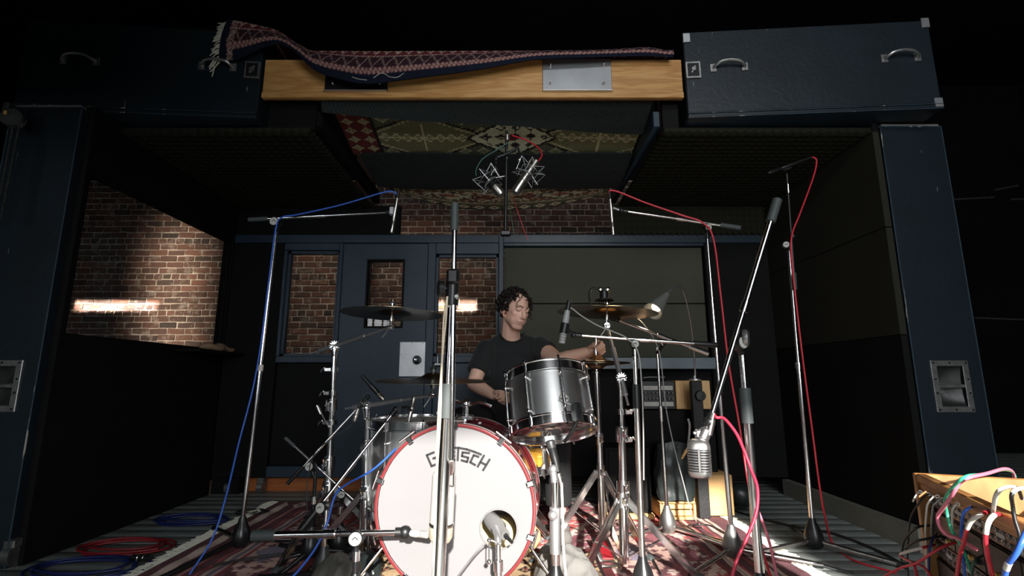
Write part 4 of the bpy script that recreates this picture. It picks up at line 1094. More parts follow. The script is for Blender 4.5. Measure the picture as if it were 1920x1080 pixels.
# ================================================================== MICROPHONE STANDS
def knuckle(p, face, r=.024, parent=None, m1=None):
    """boom clutch: dark barrel with a pale round face"""
    f = V(face).normalized(); p = V(p)
    k = MB().lathe(p - f * r, f, [(0, 0), (r * .7, 0), (r, r * .5), (r * 1.05, r * 1.2), (r, r * 1.8), (r * .9, r * 2.0), (0, r * 2.0)], 20).build('clutch', m1 or blackp, parent)
    MB().lathe(p + f * r * 1.0, f, [(r * .86, 0), (r * .82, .002), (r * .3, .0025), (r * .28, .0018), (0, .0018)], 18).build('clutch_face', tape, k)
    MB().tube([p + f * (r + .003) + V((-r * .4, 0, -r * .1)), p + f * (r + .003) + V((0, 0, r * .25)), p + f * (r + .003) + V((r * .4, 0, -r * .1))], .0018, 4).build('clutch_mark', blackp, k)
    return k
def low_base(t, f, m_hub, m_leg, n=3, L=.30, a0=0, hub=.045, legr=.011):
    f = V((f[0], f[1], 0))
    MB().lathe(f, (0, 0, 1), [(0, .010), (hub * .62, .012), (hub * .88, .026), (hub, .050), (hub * .96, .072), (hub * .72, .105), (hub * .46, .128), (hub * .34, .15), (0, .15)], 22).build('base_hub', m_hub, t)
    for k in range(n):
        a = math.radians(a0 + 360 / n * k); e = V((math.cos(a), math.sin(a), 0))
        lg = MB().tube([f + e * hub * .7 + V((0, 0, .045)), f + e * (L * .5) + V((0, 0, .030)), f + e * L + V((0, 0, .016))], legr, 10).build('leg', m_leg, t)
        MB().cyl(f + e * (L - .015) + V((0, 0, .014)), f + e * (L + .025) + V((0, 0, .013)), legr + .002, seg=10).build('leg_tip', blackp, lg)
def mic_stand(label, foot, top, A=None, B=None, r=.011, split=.5, hub=blackm, leg=blackm, tube=chrome, a0=30, L=.32, face=(0, -1, 0), knr=.024, grip=.10, gripm=rubber, boomr=None, name='microphone_stand', sleeve=None, base=True, boomm=chrome, kn=True):
    foot = V((foot[0], foot[1], 0)); top = V(top)
    t = thing(name, label, 'stand', foot, 'microphone stands')
    if base: low_base(t, foot, hub, leg, a0=a0, L=L)
    b0 = foot + V((0, 0, .13 if base else .02)); mid = b0.lerp(top, split)
    MB().cyl(b0, mid, r, seg=18).build('lower_tube', tube, t)
    MB().cyl(mid, top, r * .76, seg=16).build('upper_tube', tube, t)
    d = (top - b0).normalized()
    if sleeve: MB().cyl(mid - d * sleeve, mid + d * .02, r * 1.28, seg=18).build('height_grip', gripm, t)
    else: MB().cyl(mid - d * .012, mid + d * .02, r * 1.3, seg=16).build('height_collar', whitec if split > .45 and split < .5 else chrome, t)
    if A is not None:
        A, B = V(A), V(B); br = boomr or r * .72; u = (A - B).normalized()
        bm = MB().cyl(A, B.lerp(A, .5), br, seg=14).cyl(B.lerp(A, .55), B, br * .8, seg=14).build('boom', boomm, t)
        MB().cyl(A + u * .004, A - u * grip, br * 1.55, seg=14).build('boom_grip', gripm, bm)
        MB().cyl(B.lerp(A, .5) - u * .02, B.lerp(A, .5) + u * .02, br * 1.3, seg=14).build('boom_collar', boomm, bm)
        if kn:
            pp = A + (B - A) * max(0, min(1, (top - A).dot(B - A) / (B - A).length_squared)); knuckle(pp.lerp(top, .5), face, knr, t)
            MB().cyl(top - d * .03, top.lerp(pp, .9), r * .9, seg=12).build('boom_neck', blackp, t)
        MB().cyl(B - u * .0, B + u * .035, br * 1.4, seg=12).ball(B, br * 1.9, 10).build('thread_joint', blackp, t)
    return t
def clip(t_parent, p, d, r):
    MB().cyl(V(p) - V(d) * .03, V(p) + V(d) * .03, r, seg=14).build('clip', blackp, t_parent)
def pencil(name, label, a, b, r, m, split=.32, m2=None, group='small microphones', ringm=chrome):
    """a: capsule end, b: cable end"""
    a, b = V(a), V(b); d = (b - a).normalized(); L = (b - a).length
    t = thing(name, label, 'microphone', a.lerp(b, .5), group)
    MB().lathe(a, d, [(0, 0), (r * .9, .0005), (r, .003), (r, L * split), (r * .88, L * split + .002), (r * .88, L * split + .005)], 18).build('capsule', m2 or m, t)
    MB().lathe(a + d * (L * split + .005), d, [(r * .9, 0), (r, .002), (r, L * (1 - split) - .03), (r * .85, L * (1 - split) - .02), (r * .8, L * (1 - split) - .005), (0, L * (1 - split) - .005)], 18).build('body', m, t)
    MB().cyl(b - d * .006, b + d * .045, r * .82, r * .6, 14).build('connector', blackp, t)
    for k in range(4): MB().ring(a + d * (L * split * (.2 + .18 * k)), d, r * .99, r * .07, 18, 4).build('vent_ring', blackm, t)
    return t
def cable(label, pts, r, m, group='microphone cables', name='cable', smooth=7, seg=10):
    return one(MB().tube(pts, r, seg, smooth=smooth), name, m, label, 'cable', group)

# 1 left overhead
f1 = F(450, 1030); t1 = P(519, 425, f1.y + .02)
st = mic_stand('tall chrome boom stand at the far left carrying the left overhead', f1, t1, P(468, 412, 2.66), P(735, 398, 2.66), r=.0115, split=.49, a0=15, L=.42, knr=.026, leg=blackm)
pencil('pencil_microphone', 'slim silver microphone hanging from the left overhead boom', P(734, 437, 2.66), P(745, 372, 2.66), .0105, nickel)
MB().box(P(735, 396, 2.66), (.03, .03, .05), bev=.006).build('mic_clip', alum, st)
cable('bright blue cable running down the tall left stand to the floor', [P(745, 366, 2.66), P(738, 360, 2.65), P(718, 361, 2.64), P(640, 384, 2.64), P(560, 402, 2.63), P(528, 408, 2.62), P(517, 430, 2.61), P(505, 520, 2.6), P(490, 640, 2.6), P(474, 730, 2.6), P(448, 830, 2.55), P(424, 930, 2.45), P(398, 1010, 2.38), P(352, 1082, 2.3)], .0042, bluec)
# 2 centre foreground, thick
cx = P(834, 800, 1.62).x
st = mic_stand('thick chrome stand standing in front of the bass drum, boom upright', (cx - .012, 1.62), P(848, 566, 1.62), r=.0195, split=.70, a0=210, L=.38, sleeve=.085, hub=iron, leg=iron)
b0, b1 = P(853, 383, 1.60), P(846, 862, 1.60)
bm = MB().cyl(b0, b1, .0085, seg=16).build('boom', chrome, st); MB().cyl(b0 + V((0, 0, .002)), P(852, 432, 1.60), .0135, seg=16).build('boom_grip', rubber, bm)
MB().cyl(P(850, 508, 1.60), P(847, 572, 1.61), .022, seg=16).box(P(850, 520, 1.595), (.04, .05, .05), bev=.008).build('boom_clamp', blackm, st)
MB().lathe(P(840, 541, 1.60), (-1, -.3, 0), [(.006, 0), (.006, .012), (.024, .014), (.026, .03), (.022, .034), (0, .034)], 14).build('clamp_knob', blackp, st)
MB().cyl(P(852, 556, 1.60), P(860, 556, 1.60), .012, seg=10).build('lock_knob', zinc, st)
MB().ring(P(846, 575, 1.62), (0, 0, 1), .0185, .004, 20, 6).build('tube_ring', whitec, st)
for k, (u0, lab) in enumerate(((0, 'cream cable tied along the left side of the thick centre stand'), (7, 'second cream cable hanging just left of the thick centre stand'))):
    cable(lab, [P(839 - u0 * .1, 556, 1.585), P(836 - u0 * .6, 600, 1.58), P(829 - u0 * .1, 680, 1.58), P(826 - u0 * .6, 780, 1.58), P(820 - u0 * .2, 880, 1.58), P(816 - u0 * .2, 1000, 1.58), P(812, 1090, 1.58)], .0029, cream)
# large tube microphone hanging upside down before the bass drum
mt = thing('tube_microphone', 'big pale tube microphone hung upside down before the bass drum head', 'microphone', P(826, 1012, 1.72), 'large microphones')
ut, ub = P(834, 872, 1.70), P(826, 1014, 1.72); dd = (ub - ut).normalized(); Lm = (ub - ut).length
MB().lathe(ut, dd, [(0, 0), (.012, 0), (.022, .012), (.038, .030), (.0385, Lm * .74), (.0385, Lm * .75), (0, Lm * .75)], 26).build('body', silverp, mt)
MB().lathe(ut + dd * (Lm * .75), dd, [(.036, 0), (.0395, .004), (.0395, .010), (.036, .014)], 26).build('ring', nickel, mt)
MB().lathe(ut + dd * (Lm * .75 + .012), dd, [(.036, 0), (.038, .006), (.038, Lm * .14), (.030, Lm * .20), (.014, Lm * .225), (0, Lm * .23)], 26).build('grille', mat('pale_grille', srgb(214, 204, 178), .45, .4, bump=.4, bscale=300), mt)
MB().cyl(ut - dd * .04, ut + dd * .01, .0115, seg=14).build('connector', nickel, mt)
MB().tube([P(846, 862, 1.60), P(848, 872, 1.64), P(846, 890, 1.665)], .007, 8).box(P(846, 895, 1.668), (.02, .02, .05), bev=.004).build('swivel_bracket', nickel, mt)
# 3 right overhead
f3 = F(1375, 1048); t3 = P(1325, 438, f3.y)
st = mic_stand('tall chrome stand right of the drummer carrying the right overhead', f3, t3, P(1386, 427, f3.y), P(1165, 395, f3.y), r=.0115, split=.44, hub=galv, leg=chrome2, a0=-20, L=.34, knr=.019, sleeve=None)
MB().tube([P(1165, 395, f3.y), P(1150, 390, f3.y), P(1146, 397, f3.y)], .008, 8).build('mic_clip', zinc, st)
pencil('pencil_microphone', 'slim silver microphone hanging from the right overhead boom', P(1150, 441, f3.y), P(1144, 374, f3.y), .0105, nickel)
cable('red cable looping over the right overhead boom and down its stand', [P(1143, 368, f3.y), P(1143, 358, f3.y), P(1160, 360, f3.y), P(1210, 380, f3.y), P(1280, 404, f3.y - .02), P(1318, 418, f3.y - .03), P(1338, 450, f3.y - .04), P(1352, 560, f3.y - .04), P(1366, 680, f3.y - .04), P(1385, 790, f3.y - .05), P(1402, 900, f3.y - .1), P(1415, 975, f3.y - .15), P(1432, 1040, 2.2), P(1450, 1095, 2.1)], .0048, redc)
# 4 big boom with vintage microphone
x4 = P(1408, 860, 1.95).x; t4 = P(1390, 648, 1.95)
st = mic_stand('heavy chrome stand at the right with a long slanted boom and counterweight grip', (P(1425, 1080, 1.95).x, 1.95), t4, P(1457, 376, 1.93), P(1330, 792, 1.93), r=.0165, split=.78, a0=50, L=.36, sleeve=.11, grip=.095, boomr=.0122, knr=.026, face=(.5, -1, .1))
MB().lathe(P(1392, 634, 1.93), (1, -.4, 0), [(0, 0), (.030, .001), (.033, .008), (.033, .016), (.024, .024), (0, .026)], 20).build('ratchet_disc', zinc, st)
satin = mat('satin_chrome', (.46, .455, .45), .33, .95)
vm = thing('ribbed_microphone', 'ribbed chrome vintage microphone hanging from the slanted boom', 'microphone', P(1310, 892, 1.93), 'large microphones')
vc = P(1311, 858, 1.93); vr = Matrix.Rotation(-.35, 3, 'Z')
def sup(w, d, z, n=28, e=3.2):
    out = []
    for i in range(n):
        a = 2 * PI * i / n; c, s_ = math.cos(a), math.sin(a); k = (abs(c) ** e + abs(s_) ** e) ** (-1 / e); out.append(vc + vr @ V((w * c * k, d * s_ * k, z)))
    return out
def stack(levels, n=28):
    m = MB(); vs = []
    for w, d, z in levels: vs += sup(w, d, z, n)
    fs = [(k * n + i, k * n + (i + 1) % n, (k + 1) * n + (i + 1) % n, (k + 1) * n + i) for k in range(len(levels) - 1) for i in range(n)] + [tuple(range(n - 1, -1, -1)), tuple(range((len(levels) - 1) * n, len(levels) * n))]
    return m.add(vs, fs)
stack([(.036, .034, -.05), (.036, .034, .04)]).build('core', blackm, vm)
stack([(.020, .018, -.071), (.034, .032, -.066), (.040, .037, -.058), (.0415, .0385, -.046), (.040, .037, -.046)]).build('lower_shell', satin, vm)
stack([(.040, .037, .032), (.0415, .0385, .032), (.040, .037, .046), (.034, .032, .058), (.022, .020, .066), (.012, .012, .068)]).build('upper_shell', satin, vm)
for k in range(8):
    z = -.0405 + k * .0096; stack([(.039, .036, z - .0026), (.0415, .0385, z - .0014), (.0415, .0385, z + .0014), (.039, .036, z + .0026)]).build('rib', satin, vm)
for y, w in ((-1, .010), (1, .010)): MB().box(vc + vr @ V((0, y * .0375, -.006)), (w, .006, .082), rot=vr, bev=.002).build('centre_band', satin, vm)
hq = vc + V((.0, 0, .070)); MB().box(hq + V((.002, 0, .012)), (.026, .016, .04), bev=.006).cyl(hq + V((-.016, 0, .018)), hq + V((.018, 0, .018)), .006, seg=10).build('swivel', satin, vm)
bdir = (P(1330, 792, 1.93) - P(1314, 828, 1.93)).normalized(); sb = P(1313, 832, 1.93)
MB().lathe(sb, bdir, [(.010, 0), (.026, .002), (.026, .018), (.022, .022), (.022, .055), (.013, .062), (.013, .085)], 20).build('switch_block', satin, vm)
cn = P(1322, 815, 1.93); MB().cyl(cn + V((.01, -.01, .0)), cn + V((.026, -.01, .055)), .012, seg=14).cyl(cn + V((.026, -.01, .055)), cn + V((.034, -.01, .078)), .008, seg=12).build('connector', nickel, vm)
cable('crimson cable arching from the ribbed microphone to the slanted stand foot', [cn + V((.034, -.01, .076)), P(1344, 783, 1.91), P(1358, 785, 1.91), P(1380, 812, 1.91), P(1395, 845, 1.91), P(1408, 880, 1.90), P(1420, 915, 1.90), P(1418, 960, 1.89), P(1400, 1010, 1.88), P(1382, 1050, 1.87), P(1370, 1090, 1.86)], .0058, mat('crimson_cable', srgb(176, 40, 66), .4))
cable('pink sunlit cable trailing down behind the slanted stand', [P(1418, 950, 2.0), P(1432, 985, 2.02), P(1446, 1030, 2.02), P(1458, 1090, 2.0)], .005, pinkc)
# 5 far right stand
f5 = F(1528, 1032); t5 = P(1479, 470, f5.y)
st = mic_stand('chrome stand at the far right before the olive wall panel', f5, t5, r=.0115, split=.55, a0=75, L=.34, leg=chrome2)
ba, bb = P(1491, 543, f5.y - .02), P(1475, 326, f5.y - .02)
bm = MB().cyl(ba, bb, .0065, seg=12).build('boom', blackm, st); MB().cyl(ba, P(1489, 512, f5.y - .02), .0105, seg=12).build('boom_grip', rubber, bm)
MB().cyl(P(1477, 346, f5.y - .02), P(1478, 362, f5.y - .02), .009, seg=12).build('boom_collar', chrome, bm)
knuckle(P(1473, 460, f5.y), (-.3, -1, 0), .018, st, galv); MB().cyl(P(1479, 470, f5.y), P(1486, 445, f5.y - .02), .008).ball(P(1486, 443, f5.y - .02), .016, 12).build('boom_pivot', blackp, st)
pencil('pencil_microphone', 'slim black microphone lying level on top of the far right stand', P(1440, 325, f5.y - .02), P(1508, 300, f5.y - .02), .0095, blackm, .35)
MB().box(P(1475, 318, f5.y - .02), (.05, .03, .014), rot=(0, -.35, 0), bev=.004).build('mic_clip', blackp, st)
cable('long red cable falling from the far right microphone to the floor', [P(1513, 298, f5.y - .02), P(1524, 295, f5.y - .02), P(1531, 303, f5.y - .02), P(1524, 335, f5.y - .02), P(1500, 400, f5.y - .03), P(1485, 440, f5.y - .035), P(1484, 480, f5.y - .04), P(1492, 560, f5.y - .04), P(1506, 680, f5.y - .04), P(1522, 800, f5.y - .04), P(1535, 900, f5.y - .05), P(1546, 965, f5.y - .02), F(1562, 1020, .006), F(1600, 1050, .006), F(1680, 1074, .006)], .0046, redc)
# 6 hanging twin microphone bar
hy = 2.80
hb_ = thing('microphone_bar', 'thin black pole hanging from the roof with a cross arm for two microphones', 'stand', P(948, 440, hy), 'microphone stands')
MB().cyl(P(950, 246, hy), P(948, 432, hy), .009, seg=12).build('pole', blackm, hb_)
MB().box(P(948, 438, hy), (.06, .04, .03), bev=.006).build('end_clamp', blackm, hb_)
MB().tube([P(930, 296, hy - .02), P(950, 288, hy - .02), P(972, 277, hy - .02), P(974, 290, hy - .03), P(978, 300, hy - .04)], .009, 8).build('cross_arm', blackm, hb_)
MB().tube([P(932, 292, hy - .02), P(930, 305, hy - .03), P(928, 318, hy - .05)], .007, 8).build('drop_arm', blackm, hb_)
MB().cyl(P(951, 254, hy), P(951, 264, hy), .016, seg=12).build('joint', nickel, hb_)
for q, r_ in ((P(928, 318, hy - .05), .018), (P(974, 300, hy - .04), .013)): MB().ball(q, r_, 12).build('joint', nickel, hb_)
for u, v in ((951, 242), (951, 282), (951, 296), (930, 298), (930, 305)): MB().ball(P(u, v, hy - .035), .0045, 8).build('rivet', alum, hb_)
def spider(label, a, b, mb_, mg, R=.075, rot=0.0):
    """a rear, b grille end"""
    a, b = V(a), V(b); d = (b - a).normalized(); x, y, d = frame_of(d); L = (b - a).length
    t = thing('condenser_microphone', label, 'microphone', a, 'large microphones')
    MB().lathe(a, d, [(0, 0), (.020, .001), (.0255, .006), (.0255, L * .62), (.023, L * .63), (.0255, L * .64)], 22).build('body', mb_, t)
    g = MB(); n = 22
    pr = [(.0255, L * .645), (.0265, L * .65), (.0265, L * .93), (.022, L * .99), (0, L)]
    g.lathe(a, d, pr, n); g.build('grille', mg, t)
    c = a + d * L * .34
    for s, ph in ((-.028, 0), (.028, PI / 6)):
        m = MB(); pts = []
        for k in range(12):
            an = rot + ph + 2 * PI * k / 12; r = R if k % 2 == 0 else R * .52; pts.append(c + d * (s * (1.0 if k % 2 else 1.7)) + (x * math.cos(an) + y * math.sin(an)) * r)
        m.tube(pts + [pts[0]], .0022, 6); m.build('star_wire', fringem if False else alum, t)
    m = MB()
    for s in (-.02, .02): m.ring(c + d * s, d, .040, .0024, 28, 5)
    m.build('inner_ring', alum, t)
    for k in range(6):
        an = rot + 2 * PI * k / 6; e = x * math.cos(an) + y * math.sin(an); MB().tube([c + d * -.047 + e * R, c + d * .04 + e * R * .8], .002, 5).build('cross_wire', alum, t)
    return t
spider('pale silver condenser microphone in a wire cradle, right of the hanging pole', P(1006, 302, hy - .12), P(965, 362, hy - .14), nickel, nickel, .085, .3)
spider('black bodied condenser microphone in a wire cradle, left of the hanging pole', P(904, 322, hy - .10), P(941, 366, hy - .12), blackm, nickel, .080, .1)
cable('thin teal cable curving above the left cradled microphone', [P(952, 268, hy - .02), P(930, 282, hy - .03), P(905, 298, hy - .05), P(893, 318, hy - .06), P(893, 330, hy - .08)], .003, mat('teal_cable', srgb(70, 110, 104), .5))
cable('dull red cable arching to the right cradled microphone', [P(960, 254, hy - .02), P(985, 262, hy - .04), P(1008, 276, hy - .07), P(1016, 290, hy - .10), P(1010, 302, hy - .12)], .0042, redc)
cable('thin green cable dangling below the hanging pole', [P(949, 340, hy + .02), P(952, 370, hy + .03), P(960, 415, hy + .04), P(967, 460, hy + .05)], .0022, mat('dim_green_cable', srgb(66, 96, 72), .5))
cable('thin red wire hanging in front of the upper bricks', [P(962, 370, hy + .04), P(972, 400, hy + .05), P(980, 425, hy + .06), P(990, 450, hy + .06)], .002, redc)
# 7 low horizontal boom, left
x7 = P(668, 1050, 1.93).x
st = mic_stand('low black stand with a level chrome boom pointing at the bass drum', (x7, 1.93), P(668, 1018, 1.93), P(476, 1004, 1.93), P(760, 998, 1.93), r=.011, split=.6, tube=blackm, a0=100, L=.3, knr=.026, grip=.075, boomr=.0125, face=(.1, -1, .15))
pencil('pencil_microphone', 'short pale microphone at the tip of the level boom', P(802, 1003, 1.90), P(764, 999, 1.93), .012, silverp, .4)
# 8a floor tom mic
t8 = P(612, 956, 2.22); 
st = mic_stand('short stand with a long diagonal boom rising to the floor tom', (t8.x, 2.22), t8, P(566, 992, 2.22), P(742, 768, 2.40), r=.012, split=.5, tube=chrome, hub=iron, a0=170, L=.26, knr=.024, face=(-.3, -1, .1), grip=.12, gripm=blackp)
pencil('pencil_microphone', 'silver microphone tilted over the floor tom with a blue lead', P(777, 744, 2.40), P(763, 806, 2.40), .0115, nickel, .28)
MB().lathe(P(750, 767, 2.40), (0, -1, 0), [(0, 0), (.014, 0), (.014, .016), (0, .016)], 14).tube([P(752, 765, 2.39), P(762, 762, 2.385), P(772, 770, 2.385)], .006, 6).build('mic_clip', blackp, st)
cable('blue lead drooping from the floor tom microphone across the stands', [P(760, 816, 2.40), P(745, 838, 2.38), P(700, 880, 2.3), P(650, 908, 2.2), P(628, 930, 2.15), P(612, 985, 2.12), P(590, 1030, 2.1), P(555, 1075, 2.08), P(530, 1092, 2.06)], .0045, bluec)
# 8b
t8 = P(592, 884, 2.50)
st = mic_stand('black stand whose thin boom tilts up toward the low crash', (t8.x, 2.50), t8, P(540, 906, 2.50), P(690, 744, 2.55), r=.011, split=.5, tube=blackm, a0=140, L=.26, knr=.022, face=(-.2, -1, .2), grip=.10, gripm=blackp, boomr=.006)
pencil('pencil_microphone', 'dark microphone with bright bands above the tilted thin boom', P(720, 750, 2.55), P(689, 716, 2.55), .0125, blackm, .3, nickel)
cable('thin black lead hanging off the dark banded microphone', [P(686, 712, 2.55), P(680, 716, 2.55), P(677, 740, 2.55), P(672, 775, 2.53), P(655, 800, 2.52), P(625, 820, 2.5), P(590, 850, 2.46), P(577, 900, 2.44), P(575, 960, 2.42)], .0022, blackc)
pencil('pencil_microphone', 'small silver microphone pointing down beside the left stand clamp', P(664, 790, 2.49), P(672, 766, 2.49), .010, nickel, .4)
# 8c boom crossing toward lower right
t8 = P(640, 930, 2.58)
st = mic_stand('small stand with a rod crossing down under the floor tom', (t8.x, 2.58), t8, P(536, 822, 2.56), P(672, 946, 2.56), r=.010, split=.5, tube=blackm, a0=200, L=.22, knr=.018, grip=.06, boomr=.0055)
# chain of memory clamps with stub rod on the high crash stand
q = P(605, 790, 2.60); MB()
# 9 hi-hat mic stand
x9 = P(1205, 1000, 2.1).x
st = mic_stand('chrome stand right of the ride stand with a near level boom', (P(1206, 1080, 2.1).x, 2.1), P(1190, 655, 2.1), P(1342, 647, 2.12), P(1076, 628, 2.14), r=.0125, split=.80, sleeve=.075, a0=20, L=.3, tube=chrome2, knr=.018, grip=.09, gripm=blackp, boomr=.0075)
pencil('pencil_microphone', 'grey capsule microphone pointing at the hi-hat, left of the ride', P(1053, 644, 2.14), P(1064, 582, 2.14), .0145, mat('grey_enamel', srgb(150, 152, 150), .4), .45)
MB().cyl(P(1056, 625, 2.14), P(1060, 606, 2.14), .018, seg=14).tube([P(1060, 616, 2.14), P(1068, 622, 2.13), P(1078, 628, 2.14)], .008, 8).build('mic_clip', blackp, st)
cable('thin grey lead sagging from the grey capsule microphone under the ride', [P(1065, 578, 2.14), P(1072, 578, 2.14), P(1090, 592, 2.14), P(1120, 610, 2.13), P(1150, 622, 2.12), P(1175, 634, 2.1), P(1196, 660, 2.08), P(1203, 720, 2.08), P(1206, 800, 2.07), P(1207, 900, 2.07)], .003, greyc)
# 10 ride mic stand
f10 = F(1253, 1003); t10 = P(1232, 652, f10.y)
st = mic_stand('slim chrome stand behind the ride with a boom sloping down right', f10, t10, P(1326, 662, f10.y - .1), P(1150, 597, f10.y - .16), r=.011, split=.60, hub=galv, leg=chrome2, a0=-40, L=.32, knr=.016, grip=.11, gripm=chrome2, sleeve=.06, boomr=.009)
pencil('pencil_microphone', 'short black microphone tucked beneath the ride cymbal', P(1128, 590, f10.y - .18), P(1150, 597, f10.y - .16), .014, blackm, .5)
cable('thin black lead running down the slim stand behind the ride', [P(1186, 590, f10.y - .1), P(1210, 612, f10.y - .06), P(1236, 660, f10.y - .03), P(1248, 760, f10.y - .03), P(1262, 830, f10.y - .06), P(1280, 900, f10.y - .1), P(1298, 965, f10.y - .1), F(1318, 990, .012)], .0032, greyc)
# 11 tom mic from below
x11 = P(1041, 1000, 2.02).x
st = mic_stand('chrome stand with ribbed grip below the rack tom', (x11, 2.02), P(1040, 900, 2.02), r=.0165, split=.62, sleeve=.14, gripm=alum, a0=80, L=.26)
MB().cyl(P(1040, 905, 2.02), P(1037, 882, 2.03), .014).ball(P(1037, 880, 2.03), .018, 12).build('elbow', alum, st)
MB().ball(P(1037, 966, 2.0), .019, 12).build('lock_knob', alum, st)
dm = thing('dynamic_microphone', 'black handheld style microphone pointing up at the rack tom', 'microphone', P(1044, 885, 2.05), 'small microphones')
a, b = P(1031, 826, 2.07), P(1047, 888, 2.05); dd = (b - a).normalized(); Lm = (b - a).length
MB().lathe(a, dd, [(0, 0), (.016, .001), (.0185, .004), (.0185, .032), (.0165, .036), (.0165, Lm * .55), (.012, Lm * .95), (0, Lm)], 20).build('body', blackp, dm)
MB().lathe(a, -dd, [(.0185, -.030), (.0190, -.028), (.0190, -.004), (.012, .002), (0, .003)], 20).build('grille', iron, dm)
MB().cyl(b, b + dd * .05, .010, seg=12).build('connector', chrome2, dm)
cable('white lead hanging straight down from the black tom microphone', [b + dd * .05, P(1053, 910, 2.03), P(1055, 960, 2.0), P(1056, 1020, 1.98), P(1062, 1090, 1.97)], .0048, whitec)
# 12 bass drum port microphone
p12 = P(935, 1045, 1.86)
st = mic_stand('small chrome tripod in front of the bass drum port', (p12.x, 1.86), P(934, 1020, 1.86), r=.0125, split=.45, a0=90, L=.2, hub=chrome, leg=chrome)
MB().tube([P(934, 1020, 1.86), P(933, 1005, 1.88), P(928, 990, 1.92)], .012, 10, smooth=4).build('gooseneck', alum, st)
km = thing('dynamic_microphone', 'grey barrel microphone poking into the bass drum port', 'microphone', P(930, 985, 1.98), 'small microphones')
a, b = P(918, 972, 2.06), P(948, 1004, 1.94); dd = (b - a).normalized(); Lm = (b - a).length
MB().lathe(a, dd, [(0, 0), (.026, .002), (.030, .01), (.030, Lm * .6), (.020, Lm * .72), (.018, Lm), (0, Lm)], 22).build('body', mat('mid_grey_enamel', srgb(120, 120, 118), .4, .3), km)
MB().cyl(b, b + dd * .05, .009, .006, 12).build('connector', blackp, km)
sw = thing('snake_arm', 'thin grey wire arm with ball ends beside the port tripod', 'arm', P(862, 1080, 1.84))
MB().tube([P(850, 1092, 1.84), P(880, 1052, 1.84), P(900, 1028, 1.84), P(917, 1014, 1.84), P(930, 1017, 1.84), P(941, 1025, 1.85)], .0028, 8, smooth=6).build('wire', zinc, sw)
MB().ball(P(917, 1013, 1.84), .0075, 12).build('upper_ball', chrome, sw)
MB().cyl(P(917, 1014, 1.84), P(917, 1050, 1.84), .0022, seg=8).ball(P(917, 1053, 1.84), .0085, 12).build('lower_ball', chrome, sw)
# ================================================================== GEAR BEHIND THE KIT, RIGHT
def bb(m, x0, x1, y0, y1, z0, z1, bev=.004): return m.box(((x0 + x1) / 2, (y0 + y1) / 2, (z0 + z1) / 2), (x1 - x0, y1 - y0, z1 - z0), bev=bev)
one(bb(MB(), .84, 1.30, 3.32, 3.72, 0.0, .63), 'rack_cabinet', blackw, 'black cabinet under the taped mixer', 'cabinet')
mx = thing('rack_mixer', 'black rack mixer with knobs and two strips of paper tape', 'mixer', (.95, 3.45, .632))
bb(MB(), .84, 1.06, 3.33, 3.62, .634, .815).build('body', blackp, mx)
for z, n in ((.770, 1), (.668, 1)):
    tp = bb(MB(), .855, 1.045, 3.3275, 3.3295, z - .013, z + .013, .0005).build('tape_strip', tape, mx)
    r = random.Random(int(z * 1000)); m = MB(); x = .865
    while x < 1.03:
        if r.random() < .8: m.tube([(x, 3.327, z - .005 + r.random() * .004), (x + .004, 3.327, z + .005), (x + .008, 3.327, z - .004)], .0009, 3)
        x += .011
    m.build('scribble', letterm, tp)['kind'] = 'stuff'
for z in (.738, .702):
    for k in range(8):
        kb = MB().cyl((.862 + k * .025, 3.331, z), (.862 + k * .025, 3.312, z), .0065, seg=10).build('knob', blackp, mx)
        MB().box((.862 + k * .025, 3.311, z + .002), (.0018, .002, .009)).build('knob_mark', whitec, kb)
MB().tube([(.86, 3.34, .835), (.90, 3.335, .84), (1.0, 3.335, .838)], .003, 6).build('lead', greyc, mx)
wbx = thing('wooden_speaker_box', 'small tan wooden box behind the black upright, beside the mixer', 'box', (1.175, 3.42, .632))
bb(MB(), 1.066, 1.290, 3.33, 3.55, .634, .818).build('body', plyw, wbx)
bb(MB(), 1.118, 1.230, 3.322, 3.329, .634, .806, .001).build('dark_recess', liner, wbx)
pk = thing('scuffed_upright', 'black scuffed plank standing upright with a round black knob', 'plank', (1.17, 3.16, 0))
pw0 = P(1303, 715, 3.24); pw1 = P(1323, 970, 3.20)
bb(MB(), 1.112, 1.180, 3.17, 3.21, 0.012, .815).build('board', scuff_mat('scuffed_black', (.004, .004, .004), srgb(150, 148, 140), .6, .68), pk)
q = P(1313, 742, 3.16); MB().lathe((q.x, 3.172, q.z), (0, -1, 0), [(0, 0), (.030, 0), (.032, .006), (.032, .02), (.028, .026), (0, .027)], 22).build('knob', blackp, pk)
cr = thing('low_crate', 'low tan wooden crate under the black bag, sunlit', 'crate', (.98, 3.22, 0))
bb(MB(), .868, 1.078, 3.13, 3.32, .0135, .03).build('bottom_board', plyw, cr)
for x in (.868, 1.064): bb(MB(), x, x + .014, 3.12, 3.32, .0135, .106).build('side_board', plyw, cr)
for z in (.034, .072): bb(MB(), .884, 1.062, 3.14, 3.152, z, z + .034).build('slat', creamplate, cr)
bb(MB(), .868, 1.078, 3.12, 3.32, .1065, .116).build('top_board', plyw, cr)
bag = thing('black_bag', 'crumpled black nylon bag sitting on the low crate', 'bag', (.98, 3.18, .118))
m = MB(); n, rows = 40, 22; vs = []
